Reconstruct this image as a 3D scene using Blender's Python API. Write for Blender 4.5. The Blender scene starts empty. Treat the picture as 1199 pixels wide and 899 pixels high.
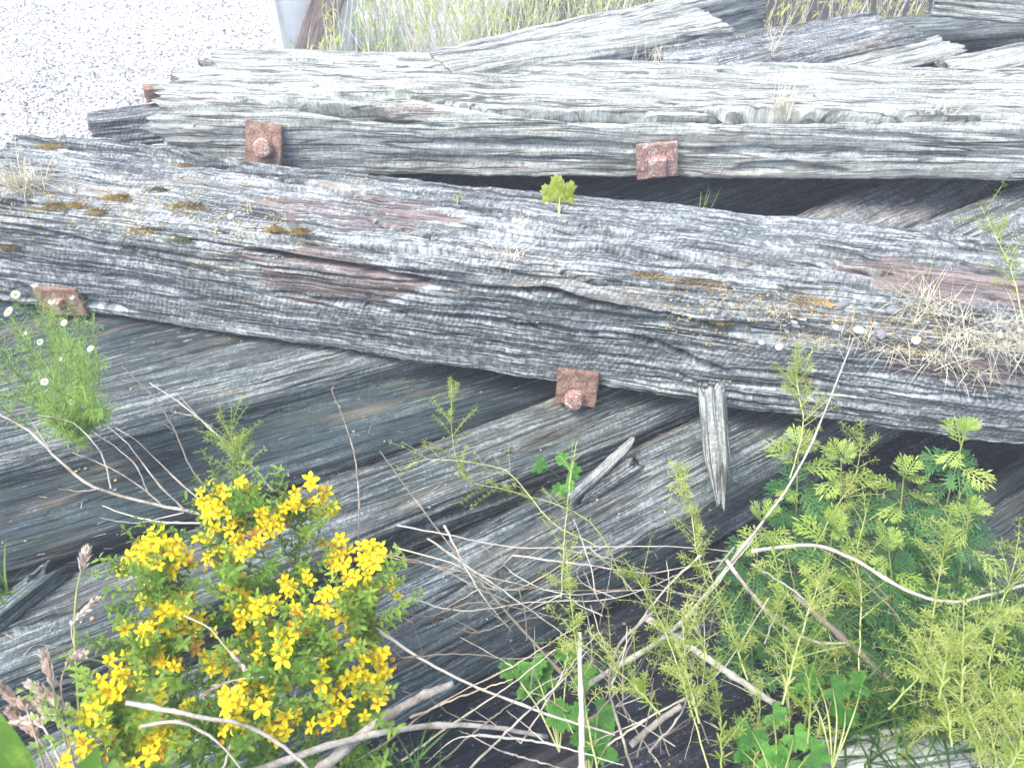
import bpy, bmesh, math, random
import numpy as np
from mathutils import Vector, Matrix
R = math.radians
S = bpy.context.scene
COL = S.collection
rnd = random.Random(7)

# ------------------------------------------------------------------ camera
PITCH = R(42); CAMZ = 1.70; FPX = 906.0; PW, PH = 1199, 899
cam = bpy.data.cameras.new('camera'); camo = bpy.data.objects.new('camera', cam); COL.objects.link(camo)
camo.location = (0, 0, CAMZ); camo.rotation_euler = (math.pi/2 - PITCH, 0, 0)
cam.sensor_width = 36; cam.lens = 36*FPX/PW; cam.clip_start = .02; cam.clip_end = 500
cam.dof.use_dof = True; cam.dof.focus_distance = 1.75; cam.dof.aperture_fstop = 9
S.camera = camo
# ------------------------------------------------------------------ light
SUN_EL, SUN_AZ = R(62), R(-122)       # azimuth clockwise from +Y: the light comes from behind the pile, left
W = bpy.data.worlds.new('World'); S.world = W; W.use_nodes = True
wn = W.node_tree; bg = wn.nodes['Background']
sk = wn.nodes.new('ShaderNodeTexSky'); sk.sky_type = 'NISHITA'; sk.sun_disc = False
sk.sun_elevation = SUN_EL; sk.sun_rotation = SUN_AZ; sk.air_density = 1.0; sk.dust_density = 3.0; sk.ozone_density = 1.0
wn.links.new(sk.outputs[0], bg.inputs[0]); bg.inputs[1].default_value = 0.15
sl = bpy.data.lights.new('sun', 'SUN'); sl.energy = 1.2; sl.angle = R(28); sl.color = (1, .96, .9)
so = bpy.data.objects.new('sun', sl); COL.objects.link(so)
sd = Vector((math.sin(SUN_AZ)*math.cos(SUN_EL), math.cos(SUN_AZ)*math.cos(SUN_EL), math.sin(SUN_EL)))
so.rotation_euler = (-sd).to_track_quat('-Z', 'Y').to_euler(); so.location = (0, 0, 20)
S.view_settings.view_transform = 'Standard'; S.view_settings.look = 'None'; S.view_settings.exposure = 1.6; S.view_settings.gamma = 1
GLARE_VEIL = .024  # density of the added volume that stands in for lens glare
S.cycles.max_bounces = 6; S.cycles.transparent_max_bounces = 8

# ------------------------------------------------------------------ helpers
SP, CP = math.sin(PITCH), math.cos(PITCH)
def ray(u, v):
    x = (u-PW/2)/FPX; y = (PH/2-v)/FPX
    return Vector((x, CP+y*SP, -SP+y*CP))
def P(u, v, z):                       # point of the level plane z seen at a photo pixel
    d = ray(u, v); return Vector((0, 0, CAMZ)) + d*((z-CAMZ)/d.z)
def D(u, v, dep):                     # point at a real distance along the view axis
    return Vector((0, 0, CAMZ)) + ray(u, v)*dep
def proj(p):
    z = p[2]-CAMZ; dep = p[1]*CP - z*SP; up = p[1]*SP + z*CP
    return (PW/2 + FPX*p[0]/dep, PH/2 - FPX*up/dep, dep)

def tag(o, label=None, cat=None, group=None, kind=None):
    if label: o['label'] = label
    if cat: o['category'] = cat
    if group: o['group'] = group
    if kind: o['kind'] = kind
    return o
def empty(name, loc, label=None, cat=None, group=None, rot=None):
    o = bpy.data.objects.new(name, None); COL.objects.link(o); o.location = loc; o.empty_display_size = .03
    if rot: o.rotation_euler = rot
    return tag(o, label, cat, group)
def link(name, me, parent=None, mats=None):
    if mats is not None:
        for m in (mats if isinstance(mats, (list, tuple)) else [mats]): me.materials.append(m)
    o = bpy.data.objects.new(name, me); COL.objects.link(o)
    if parent is not None: o.parent = parent
    return o
def np_mesh(name, V, F, smooth=True, attrs=None, mi=None):
    """V (n,3), F list of equal-length faces (m,k) array or list of arrays"""
    me = bpy.data.meshes.new(name)
    Fs = F if isinstance(F, list) else [F]
    Fs = [np.asarray(f, dtype=np.int32) for f in Fs if len(f)]
    V = np.asarray(V, dtype=np.float32)
    me.vertices.add(len(V)); me.vertices.foreach_set('co', V.ravel())
    nl = sum(f.size for f in Fs); nf = sum(len(f) for f in Fs)
    me.loops.add(nl); me.polygons.add(nf)
    me.loops.foreach_set('vertex_index', np.concatenate([f.ravel() for f in Fs]))
    sizes = np.concatenate([np.full(len(f), f.shape[1], dtype=np.int32) for f in Fs])
    starts = np.concatenate([[0], np.cumsum(sizes)[:-1]]).astype(np.int32)
    me.polygons.foreach_set('loop_start', starts)
    if smooth: me.polygons.foreach_set('use_smooth', np.ones(nf, dtype=bool))
    if mi is not None: me.polygons.foreach_set('material_index', np.asarray(mi, dtype=np.int32))
    if attrs:
        for k, a in attrs.items():
            a = np.asarray(a, dtype=np.float32)
            if a.ndim == 2:
                at = me.attributes.new(k, 'FLOAT_VECTOR', 'POINT'); at.data.foreach_set('vector', a.ravel())
            else:
                at = me.attributes.new(k, 'FLOAT', 'POINT'); at.data.foreach_set('value', a)
    me.update(); me.validate()
    return me

# numpy gradient noise
_rs = np.random.RandomState(11)
_perm = np.concatenate([_rs.permutation(512)]*3)
_ga = _rs.rand(512)*2*np.pi; _gx, _gy = np.cos(_ga), np.sin(_ga)
def pn(x, y, seed=0):
    x = np.asarray(x, dtype=np.float64) + seed*17.31; y = np.asarray(y, dtype=np.float64) + seed*9.77
    xi = np.floor(x).astype(int); yi = np.floor(y).astype(int); xf = x-xi; yf = y-yi
    sx = xf*xf*xf*(xf*(xf*6-15)+10); sy = yf*yf*yf*(yf*(yf*6-15)+10)
    def g(ix, iy, fx, fy):
        h = _perm[(_perm[(ix+seed*31) & 511] + iy) & 511]
        return _gx[h]*fx + _gy[h]*fy
    a = g(xi, yi, xf, yf); b = g(xi+1, yi, xf-1, yf); c = g(xi, yi+1, xf, yf-1); d = g(xi+1, yi+1, xf-1, yf-1)
    return 1.5*((a+(b-a)*sx) + ((c+(d-c)*sx) - (a+(b-a)*sx))*sy)
def fbm(x, y, seed=0, o=3):
    r = 0; a = 1; t = 0
    for i in range(o):
        r = r + a*pn(x*2**i, y*2**i, seed+i*3); t += a; a *= .5
    return r/t
def sstep(a, b, x):
    t = np.clip((x-a)/(b-a), 0, 1); return t*t*(3-2*t)

# ------------------------------------------------------------------ materials
def new_mat(name):
    m = bpy.data.materials.new(name); m.use_nodes = True
    nt = m.node_tree; b = nt.nodes['Principled BSDF']
    return m, nt, b
def nd(nt, t, **kw):
    n = nt.nodes.new(t)
    for k, v in kw.items():
        if k.startswith('i_'):
            key = k[2:]; key = int(key) if key.isdigit() else key
            n.inputs[key].default_value = v
        else: setattr(n, k, v)
    return n
def ramp(nt, fac, stops, interp='LINEAR'):
    n = nt.nodes.new('ShaderNodeValToRGB'); n.color_ramp.interpolation = interp
    e = n.color_ramp.elements
    while len(e) < len(stops): e.new(.5)
    for i, (p, c) in enumerate(stops):
        e[i].position = p; e[i].color = tuple(c)+(1,) if len(c) == 3 else c
    nt.links.new(fac, n.inputs[0]); return n.outputs[0]
def mixc(nt, f, a, b, mode='MIX'):
    n = nt.nodes.new('ShaderNodeMix'); n.data_type = 'RGBA'; n.blend_type = mode
    for idx, x in ((0, f), (6, a), (7, b)):
        if isinstance(x, (int, float)): n.inputs[idx].default_value = x
        elif isinstance(x, tuple): n.inputs[idx].default_value = x+(1,) if len(x) == 3 else x
        else: nt.links.new(x, n.inputs[idx])
    return n.outputs[2]
def mth(nt, op, a, b=None, c=None, clamp=False):
    n = nt.nodes.new('ShaderNodeMath'); n.operation = op; n.use_clamp = clamp
    for i, x in enumerate((a, b, c)):
        if x is None: continue
        if isinstance(x, (int, float)): n.inputs[i].default_value = x
        else: nt.links.new(x, n.inputs[i])
    return n.outputs[0]
def noise(nt, vec, scale, detail=2, rough=.5, loc=(0, 0, 0), rot=(0, 0, 0), dist=0):
    mp = nt.nodes.new('ShaderNodeMapping'); mp.inputs['Scale'].default_value = scale if isinstance(scale, tuple) else (scale,)*3
    mp.inputs['Location'].default_value = loc; mp.inputs['Rotation'].default_value = rot
    nt.links.new(vec, mp.inputs[0])
    n = nt.nodes.new('ShaderNodeTexNoise'); n.inputs['Scale'].default_value = 1; n.inputs['Detail'].default_value = detail
    n.inputs['Roughness'].default_value = rough; n.inputs['Distortion'].default_value = dist
    nt.links.new(mp.outputs[0], n.inputs['Vector']); return n.outputs['Fac']

def wood_mat(name, dark, mid, pale, lo=.40, hi=.60, ripple=.5, brown=(.175, .132, .118), tan=(.30, .25, .18), speck=.5, fine=1.0, green=0.0, broad=.45):
    """weathered timber; 'wc' = (metres along the grain, metres round the section, seed), 'bare' = worn-off brown wood"""
    m, nt, b = new_mat(name)
    at = nd(nt, 'ShaderNodeAttribute', attribute_name='wc'); wc = at.outputs['Vector']
    ab = nd(nt, 'ShaderNodeAttribute', attribute_name='bare'); bare = ab.outputs['Fac']
    f1 = noise(nt, wc, (11, 210*fine, 3), 3, .65)                   # fibres
    f2 = noise(nt, wc, (4.0, 46*fine, 3), 4, .65, (3, 1, 0))       # bands of grain
    f3 = noise(nt, wc, (2.6, 9, 3), 4, .6, (7, 2, 0))       # broad weathering
    wv = nd(nt, 'ShaderNodeTexWave', wave_type='BANDS', bands_direction='X'); wmp = nd(nt, 'ShaderNodeMapping'); wmp.inputs['Rotation'].default_value = (0, 0, .45)
    nt.links.new(wc, wmp.inputs[0]); nt.links.new(wmp.outputs[0], wv.inputs[0])
    wv.inputs['Scale'].default_value = 27; wv.inputs['Distortion'].default_value = 5; wv.inputs['Detail'].default_value = 3; wv.inputs['Detail Scale'].default_value = 2.2; wv.inputs['Detail Roughness'].default_value = .65
    rq = noise(nt, wc, (105, 45, 3), 2, .6, (1, 5, 0), (0, 0, .5))
    rm = ramp(nt, noise(nt, wc, (4, 16, 3), 3, .6, (6, 6, 0)), [(.40, (0, 0, 0)), (.58, (1, 1, 1))])
    wr = mth(nt, 'MULTIPLY_ADD', mth(nt, 'SUBTRACT', wv.outputs['Fac'], .5), .32, .5)
    rp = mixc(nt, mth(nt, 'MULTIPLY', rm, .75), rq, wr)   # short cross checks
    rp2 = noise(nt, wc, (60, 110, 3), 3, .65, (4, 1, 0), (0, 0, -.35))
    sp = noise(nt, wc, (260, 260, 3), 2, .6, (2, 2, 0))      # lichen / dirt specks
    sp2 = noise(nt, wc, (70, 90, 3), 4, .65, (9, 2, 0))
    s = mth(nt, 'MULTIPLY_ADD', f1, .55, mth(nt, 'MULTIPLY', f2, .62))
    s = mth(nt, 'MULTIPLY_ADD', f3, broad, s)
    s = mth(nt, 'MULTIPLY_ADD', rp, ripple*.62, s)
    s = mth(nt, 'MULTIPLY_ADD', rp2, ripple*.62, s)
    s = mth(nt, 'MULTIPLY_ADD', sp2, speck*.55, s)
    s = mth(nt, 'MULTIPLY_ADD', sp, speck*.65, s)
    tot = .55+.62+broad+ripple*1.24+speck*1.2
    s = mth(nt, 'DIVIDE', s, tot)
    c = ramp(nt, s, [(lo, dark), ((lo+hi)/2, mid), (hi, pale)])
    # hairline checks along the grain, filled with dirt
    def hair(sc, loc, wid, th):
        q = noise(nt, wc, sc, 2, .5, loc); g = noise(nt, wc, (sc[0]*1.7, sc[1]*.5, 3), 1, .5, (loc[1], 9, loc[0]))
        k = mth(nt, 'ABSOLUTE', mth(nt, 'SUBTRACT', q, .5))
        k = ramp(nt, k, [(wid*.3, (1, 1, 1)), (wid, (0, 0, 0))])
        return mth(nt, 'MULTIPLY', k, ramp(nt, g, [(th, (0, 0, 0)), (th+.12, (1, 1, 1))]))
    h1 = hair((1.4, 34*fine, 3), (2, 6, 1), .030, .44); h2 = hair((3.0, 95*fine, 3), (5, 3, 2), .045, .42)
    hr = mth(nt, 'MAXIMUM', h1, mth(nt, 'MULTIPLY', h2, .8))
    c = mixc(nt, mth(nt, 'MULTIPLY', hr, .85), c, tuple(x*.7 for x in dark))
    # tan / warm stains
    tn = noise(nt, wc, (2.2, 16, 3), 3, .6, (11, 4, 0))
    tf = ramp(nt, tn, [(.56, (0, 0, 0)), (.72, (1, 1, 1))])
    c = mixc(nt, mth(nt, 'MULTIPLY', tf, .42), c, tan)
    if green:
        gn = noise(nt, wc, (3.5, 9, 3), 3, .6, (5, 8, 0))
        gf = ramp(nt, gn, [(.52, (0, 0, 0)), (.7, (1, 1, 1))])
        c = mixc(nt, mth(nt, 'MULTIPLY', gf, green), c, (.11, .13, .085))
    bc = mixc(nt, f2, brown, (brown[0]*1.75, brown[1]*1.85, brown[2]*1.95))
    bc = mixc(nt, ramp(nt, f1, [(.42, (.75,)*3), (.55, (0, 0, 0))]), bc, (.045, .03, .03))
    bn = mth(nt, 'MULTIPLY_ADD', sp2, 1.5, mth(nt, 'ADD', mth(nt, 'MULTIPLY', bare, .75), -1.78))
    bn = mth(nt, 'MULTIPLY_ADD', f2, 1.6, bn)
    bn = mth(nt, 'MULTIPLY', bn, ramp(nt, bare, [(.05, (0, 0, 0)), (.3, (1, 1, 1))]))
    bf = ramp(nt, bn, [(.30, (0, 0, 0)), (.55, (.9,)*3)])
    c = mixc(nt, bf, c, bc)
    nt.links.new(c, b.inputs['Base Color'])
    b.inputs['Roughness'].default_value = .85; b.inputs['Specular IOR Level'].default_value = .25
    h = mth(nt, 'MULTIPLY_ADD', f1, .55, mth(nt, 'MULTIPLY', f2, .8))
    h = mth(nt, 'MULTIPLY_ADD', rp, ripple*.6, h); h = mth(nt, 'MULTIPLY_ADD', rp2, ripple*.9, h)
    h = mth(nt, 'MULTIPLY_ADD', sp, speck*.35, h); h = mth(nt, 'MULTIPLY_ADD', hr, -.9, h)
    bp = nd(nt, 'ShaderNodeBump'); bp.inputs['Strength'].default_value = .9; bp.inputs['Distance'].default_value = .0045
    nt.links.new(h, bp.inputs['Height']); nt.links.new(bp.outputs[0], b.inputs['Normal'])
    return m
M = {}
M['wood_main'] = wood_mat('weathered_blue_grey_timber', (.030, .037, .039), (.135, .153, .155), (.56, .595, .58), .375, .58, ripple=.85, speck=.75)
M['wood_pale'] = wood_mat('bleached_grey_timber', (.075, .08, .08), (.29, .31, .28), (.61, .635, .585), .38, .57, ripple=.45, speck=.9, brown=(.21, .16, .14), tan=(.36, .30, .24))
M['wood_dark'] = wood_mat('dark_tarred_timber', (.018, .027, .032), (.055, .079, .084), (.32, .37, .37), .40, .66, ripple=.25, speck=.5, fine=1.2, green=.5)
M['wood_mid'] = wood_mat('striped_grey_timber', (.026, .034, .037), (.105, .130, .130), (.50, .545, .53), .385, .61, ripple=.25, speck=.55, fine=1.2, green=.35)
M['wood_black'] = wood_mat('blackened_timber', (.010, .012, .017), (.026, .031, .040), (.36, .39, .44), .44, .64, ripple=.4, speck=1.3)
def rust_mat(name, a, bcol, spot=(.55, .52, .46), sp=.3):
    m, nt, b = new_mat(name)
    tc = nd(nt, 'ShaderNodeTexCoord'); o = tc.outputs['Object']
    n1 = noise(nt, o, 60, 5, .65); n2 = noise(nt, o, 220, 3, .6, (3, 3, 1))
    c = mixc(nt, ramp(nt, n1, [(.38, (0, 0, 0)), (.62, (1, 1, 1))]), a, bcol)
    c = mixc(nt, ramp(nt, n2, [(.42, (.55,)*3), (.55, (0, 0, 0))]), c, (.06, .035, .028))
    n3 = noise(nt, o, 85, 4, .7, (9, 1, 4))
    c = mixc(nt, mth(nt, 'MULTIPLY', ramp(nt, n3, [(.55, (0, 0, 0)), (.62, (1, 1, 1))]), sp), c, spot)
    nt.links.new(c, b.inputs['Base Color']); b.inputs['Roughness'].default_value = .8; b.inputs['Metallic'].default_value = .1
    bp = nd(nt, 'ShaderNodeBump'); bp.inputs['Strength'].default_value = .8; bp.inputs['Distance'].default_value = .002
    nt.links.new(mth(nt, 'MULTIPLY_ADD', n2, .5, n1), bp.inputs['Height']); nt.links.new(bp.outputs[0], b.inputs['Normal'])
    return m
M['rust'] = rust_mat('rusted_iron', (.25, .135, .09), (.40, .26, .20))
M['rust_lichen'] = rust_mat('rusted_iron_with_lichen', (.38, .21, .17), (.50, .33, .28), (.66, .64, .56), .9)

# ------------------------------------------------------------------ beams
def rrect(w, h, rad, ds, dsb):
    """section of a timber seen along its length: y from 0 (front) to w (rear), z from 0 to h.
    rad = radii (front bottom, front top, rear top, rear bottom); starts at the middle of the underside."""
    rb, rt, rr, rq = rad
    pts = []
    def line(a, b, d):
        n = max(1, int(math.dist(a, b)/d))
        for i in range(n): pts.append((a[0]+(b[0]-a[0])*i/n, a[1]+(b[1]-a[1])*i/n))
    def arc(c, r, a0, a1, d):
        n = max(2, int(abs(a1-a0)*r/d))
        for i in range(n):
            a = a0+(a1-a0)*i/n; pts.append((c[0]+r*math.cos(a), c[1]+r*math.sin(a)))
    line((w/2, 0), (rb, 0), dsb); arc((rb, rb), rb, -math.pi/2, -math.pi, ds)
    line((0, rb), (0, h-rt), ds); arc((rt, h-rt), rt, math.pi, math.pi/2, ds)
    line((rt, h), (w-rr, h), ds); arc((w-rr, h-rr), rr, math.pi/2, 0, ds)
    line((w, h-rr), (w, rq), dsb); arc((w-rq, rq), rq, 0, -math.pi/2, dsb)
    line((w-rq, 0), (w/2, 0), dsb)
    return np.array(pts)
class Beam: pass
def make_beam(name, A, B, w, h, mat, parent=None, e0=0, e1=0, edge='bottom', rad=(.02, .06, .05, .02), du=.012, ds=.006, seed=1,
              erode=.012, crack=.012, cf=9, fine=.0022, rag=.03, grooves=(), bare=(), sag=0, warpa=.010, hmap=None, wmap=None, drop=0, twist=0):
    """A, B: two points of the front edge (bottom or top front corner line). grooves / bare are given by photo pixels of marks on its skin."""
    A = Vector(A); B = Vector(B); ax = (B-A).normalized(); A = A-ax*e0; B = B+ax*e1; L = (B-A).length
    side = Vector((-ax.y, ax.x, 0)).normalized(); up = ax.cross(side)
    if edge == 'top': A = A - up*h
    prof = rrect(w, h, rad, ds, max(ds*5, .03)); nv = len(prof)
    nrm = np.roll(prof, -1, 0)-np.roll(prof, 1, 0); nrm = np.stack([-nrm[:, 1], nrm[:, 0]], 1); nrm /= np.linalg.norm(nrm, axis=1)[:, None]+1e-9
    # outward check
    cen = prof.mean(0)
    if ((prof-cen)*nrm).sum() < 0: nrm = -nrm
    vv = np.concatenate([[0], np.cumsum(np.linalg.norm(np.diff(prof, axis=0), axis=1))])
    nu = max(4, int(L/du)); uu = np.linspace(0, L, nu)
    U, Vv = np.meshgrid(uu, vv, indexing='ij')
    ragv = rag*(fbm(vv*14, vv*0+seed, seed+5, 3)+.8*pn(vv*60, vv*0, seed+2)); ragv2 = rag*(fbm(vv*13, vv*0+3, seed+9, 3)+.8*pn(vv*60, vv*0, seed+4))
    k0 = np.clip(1-uu/.25, 0, 1)[:, None]; k1 = np.clip(1-(L-uu)/.25, 0, 1)[:, None]
    Uo = U - ragv[None, :]*k0 + ragv2[None, :]*k1
    warp = warpa*(pn(U*.9, Vv*1.5, seed+20) + .35*pn(U*3.1, Vv*7, seed+21))
    Vw = Vv+warp
    def world(Ux, Y, Z):
        q = np.stack([A.x+ax.x*Ux+side.x*Y+up.x*Z, A.y+ax.y*Ux+side.y*Y+up.y*Z, A.z+ax.z*Ux+side.z*Y+up.z*Z], -1); return q
    Y0 = np.broadcast_to(prof[:, 0], U.shape).copy(); Z0 = np.broadcast_to(prof[:, 1], U.shape).copy()
    if hmap is not None: Z0 = Z0*np.array([hmap(x/L) for x in uu])[:, None]
    if wmap is not None: Y0 = w/2+(Y0-w/2)*np.array([wmap(x/L) for x in uu])[:, None]
    W0 = world(U, Y0, Z0)
    zc = W0[..., 2]-CAMZ; dep = W0[..., 1]*CP-zc*SP; px = PW/2+FPX*W0[..., 0]/dep; py = PH/2-FPX*(W0[..., 1]*SP+zc*CP)/dep
    # faces towards the camera
    Nw = side.x*nrm[:, 0]+up.x*nrm[:, 1], side.y*nrm[:, 0]+up.y*nrm[:, 1], side.z*nrm[:, 0]+up.z*nrm[:, 1]
    fac = -(W0[..., 0]*Nw[0]+W0[..., 1]*Nw[1]+zc*Nw[2]) > 0
    def where(u, v):
        d = (px-u)**2+(py-v)**2+np.where(fac, 0, 1e7); i = np.unravel_index(np.argmin(d), d.shape); return U[i], Vv[i]
    # --- relief along the normal
    d = -erode*(.5+.6*fbm(U*.7, Vw*5, seed+1, 2)+.45*fbm(U*1.4, Vw*24, seed+17, 3))
    def box(q): return 1-sstep(.45, 1.15, np.abs(q))
    z = fbm(U*.34, Vw*cf, seed+2, 3); amp = np.clip(.25+1.5*pn(U*1.1, Vw*5, seed+3), 0, 1)
    d -= 1.7*crack*amp*box(z/(.02+.05*amp))
    z2 = fbm(U*.6, Vw*cf*2.7, seed+4, 2); amp2 = np.clip(.3+1.2*pn(U*1.7, Vw*9, seed+6), 0, 1)
    d -= .8*crack*amp2*box(z2/(.03+.06*amp2))
    d += fine*fbm(U*4, Vw*95, seed+7, 2)*1.6
    d += fine*.9*pn(U*45, Vw*30+U*12, seed+8)
    # bottom edge wobble
    d -= .6*erode*np.clip(fbm(U*5, Vw*3, seed+10, 3), -.4, 1)
    for g in grooves:        # (pixels list, depth, half width, kind)
        pts = [where(*p) for p in g[0]]; depth, hw = g[1], g[2]
        pu = np.array([p[0] for p in pts]); pv = np.array([p[1] for p in pts]); o = np.argsort(pu); pu, pv = pu[o], pv[o]
        cv = np.interp(uu, pu, pv)+.006*pn(uu*6, uu*0, seed+31)+.003*pn(uu*22, uu*0, seed+33)
        fade = sstep(pu[0]-.04, pu[0]+.05, uu)*(1-sstep(pu[-1]-.05, pu[-1]+.04, uu))
        wv = (hw if len(g) > 3 else hw*1.5)*(.75+.6*pn(uu*4, uu*0+2, seed+32))*(.3+.7*fade); wv = np.maximum(wv, .002)
        t = (Vv-cv[:, None])/wv[:, None]
        if len(g) > 3 and g[3] == 'hollow': sh = 1-sstep(.55, 1.0, np.abs(t))
        elif len(g) > 3 and g[3] == 'ridge': sh = -np.exp(-t**2)
        else: sh = box(t)
        d -= depth*sh*fade[:, None]*(.8+.4*pn(U*9, Vv*20, seed+35))
    bm = np.zeros_like(U)
    for bq in bare:          # (u, v, half length m, half width m, strength)
        cu, cv = where(bq[0], bq[1])
        e = ((U-cu)/bq[2]/1.1)**2+((Vv-cv)/bq[3]/1.1)**2+1.0*fbm(U*7, Vv*26, seed+40, 3)
        k = 1-sstep(.55, 1.1, e); bm = np.maximum(bm, k*(bq[4] if len(bq) > 4 else 1))
    d -= .006*bm
    Y = Y0+nrm[:, 0][None]*d; Z = Z0+nrm[:, 1][None]*d
    if sag: Z = Z-sag*np.sin(np.pi*uu/L)[:, None]
    if twist:
        a = (twist*(uu/L-.5))[:, None]; cy, cz = w/2, h/2
        Y, Z = cy+(Y-cy)*np.cos(a)-(Z-cz)*np.sin(a), cz+(Y-cy)*np.sin(a)+(Z-cz)*np.cos(a)
    Wd = world(Uo, Y, Z)
    V = Wd.reshape(-1, 3)
    wc = np.stack([U.ravel(), Vw.ravel(), np.full(U.size, seed*3.7)], 1)
    idx = np.arange(nu*nv).reshape(nu, nv)
    a = idx[:-1]; b2 = idx[1:]
    F = np.stack([a, np.roll(a, -1, 1), np.roll(b2, -1, 1), b2], -1).reshape(-1, 4)
    # end caps: two inner rings and a centre
    caps = []; extra = []; ewc = []; n0 = nu*nv
    tris = []
    for end, ring in ((0, idx[0]), (1, idx[-1])):
        pr = V[ring]; c = pr.mean(0); last = ring
        for q, kk in enumerate((.72, .4)):
            rp_ = c+(pr-c)*kk; jit = (fbm(prof[:, 0]*30, prof[:, 1]*30, seed+50+q, 2)*.012 - .006*(q+1))*(1 if end else -1)
            rp_ = rp_+np.array(ax)[None]*jit[:, None]; base = n0+sum(len(e) for e in extra)
            extra.append(rp_); cur = np.arange(base, base+nv)
            ewc.append(np.stack([np.full(nv, (0 if end == 0 else L)), prof[:, 1]*kk*3+prof[:, 0]*.2, np.full(nv, seed*3.7+5)], 1))
            f = np.stack([last, cur, np.roll(cur, -1), np.roll(last, -1)], -1)
            if end: f = f[:, ::-1]
            caps.append(f); last = cur
        base = n0+sum(len(e) for e in extra); extra.append(c[None]); ewc.append(np.array([[0, .1, seed*3.7]]))
        t3 = np.stack([last, np.full(nv, base), np.roll(last, -1)], -1)
        if end: t3 = t3[:, ::-1]
        tris.append(t3)
    V = np.concatenate([V]+extra); wc = np.concatenate([wc]+ewc); bmv = np.concatenate([bm.ravel(), np.zeros(len(V)-n0)])
    V = V-np.array(A)[None]
    me = np_mesh(name, V, [np.concatenate([F]+caps)]+tris, True, {'wc': wc, 'bare': bmv})
    o = link(name, me, parent, mat); o.location = A
    bb = Beam(); bb.o = o; bb.A = A; bb.ax = ax; bb.side = side; bb.up = up; bb.L = L
    flat = Wd.reshape(-1, 3); zz = flat[:, 2]-CAMZ; dp = flat[:, 1]*CP-zz*SP
    bb.px = PW/2+FPX*flat[:, 0]/dp; bb.py = PH/2-FPX*(flat[:, 1]*SP+zz*CP)/dp; bb.dp = dp; bb.flat = flat; bb.fac = fac.ravel()
    def hit(u, v):            # skin point nearest to a photo pixel
        dd = (bb.px-u)**2+(bb.py-v)**2+np.where(bb.fac, 0, 1e7); return Vector(bb.flat[np.argmin(dd)])
    bb.hit = hit
    return bb
# ------------------------------------------------------------------ ground
gm, nt, b = new_mat('pale_gravel_ground')
tc = nd(nt, 'ShaderNodeTexCoord'); o_ = tc.outputs['Object']
vn = nd(nt, 'ShaderNodeTexVoronoi'); vn.inputs['Scale'].default_value = 60; nt.links.new(o_, vn.inputs['Vector'])
n1 = noise(nt, o_, 1.2, 4, .6); n2 = noise(nt, o_, 40, 4, .7)
c = mixc(nt, n2, (.30, .29, .28), (.62, .61, .60)); c = mixc(nt, .45, c, vn.outputs['Color'], 'SOFT_LIGHT')
hs = nd(nt, 'ShaderNodeHueSaturation'); hs.inputs['Saturation'].default_value = .25; nt.links.new(c, hs.inputs['Color']); c = hs.outputs[0]
# bare dark earth below and round the pile, gravel beyond
sx = nd(nt, 'ShaderNodeSeparateXYZ'); nt.links.new(o_, sx.inputs[0])
e = mth(nt, 'ADD', mth(nt, 'MULTIPLY', sx.outputs[0], 1.0), mth(nt, 'MULTIPLY', sx.outputs[1], -.25))
e = mth(nt, 'MULTIPLY_ADD', n1, .8, e)
ef = ramp(nt, mth(nt, 'MULTIPLY_ADD', e, .5, .95), [(.32, (0, 0, 0)), (.45, (1, 1, 1))])
soil = mixc(nt, n2, (.014, .013, .012), (.05, .043, .036))
c = mixc(nt, ef, c, soil)
nt.links.new(c, b.inputs['Base Color']); b.inputs['Roughness'].default_value = .95
bp = nd(nt, 'ShaderNodeBump'); bp.inputs['Strength'].default_value = .6; bp.inputs['Distance'].default_value = .01
nt.links.new(vn.outputs['Distance'], bp.inputs['Height']); nt.links.new(bp.outputs[0], b.inputs['Normal'])
gx = np.concatenate([np.linspace(-40, -6, 30), np.linspace(-5.8, 6, 120), np.linspace(6.5, 40, 30)]); gy = np.concatenate([np.linspace(-40, -1, 30), np.linspace(-.9, 9, 100), np.linspace(9.5, 40, 30)])
GX, GY = np.meshgrid(gx, gy, indexing='ij')
def gz(x, y): return .03*pn(x*.8, y*.8, 3)+.012*pn(x*3, y*3, 5)
GZ = gz(GX, GY); idx = np.arange(GX.size).reshape(GX.shape)
F = np.stack([idx[:-1, :-1], idx[1:, :-1], idx[1:, 1:], idx[:-1, 1:]], -1).reshape(-1, 4)
tag(link('ground', np_mesh('ground', np.stack([GX, GY, GZ], -1).reshape(-1, 3), F), None, gm), kind='structure')

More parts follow.
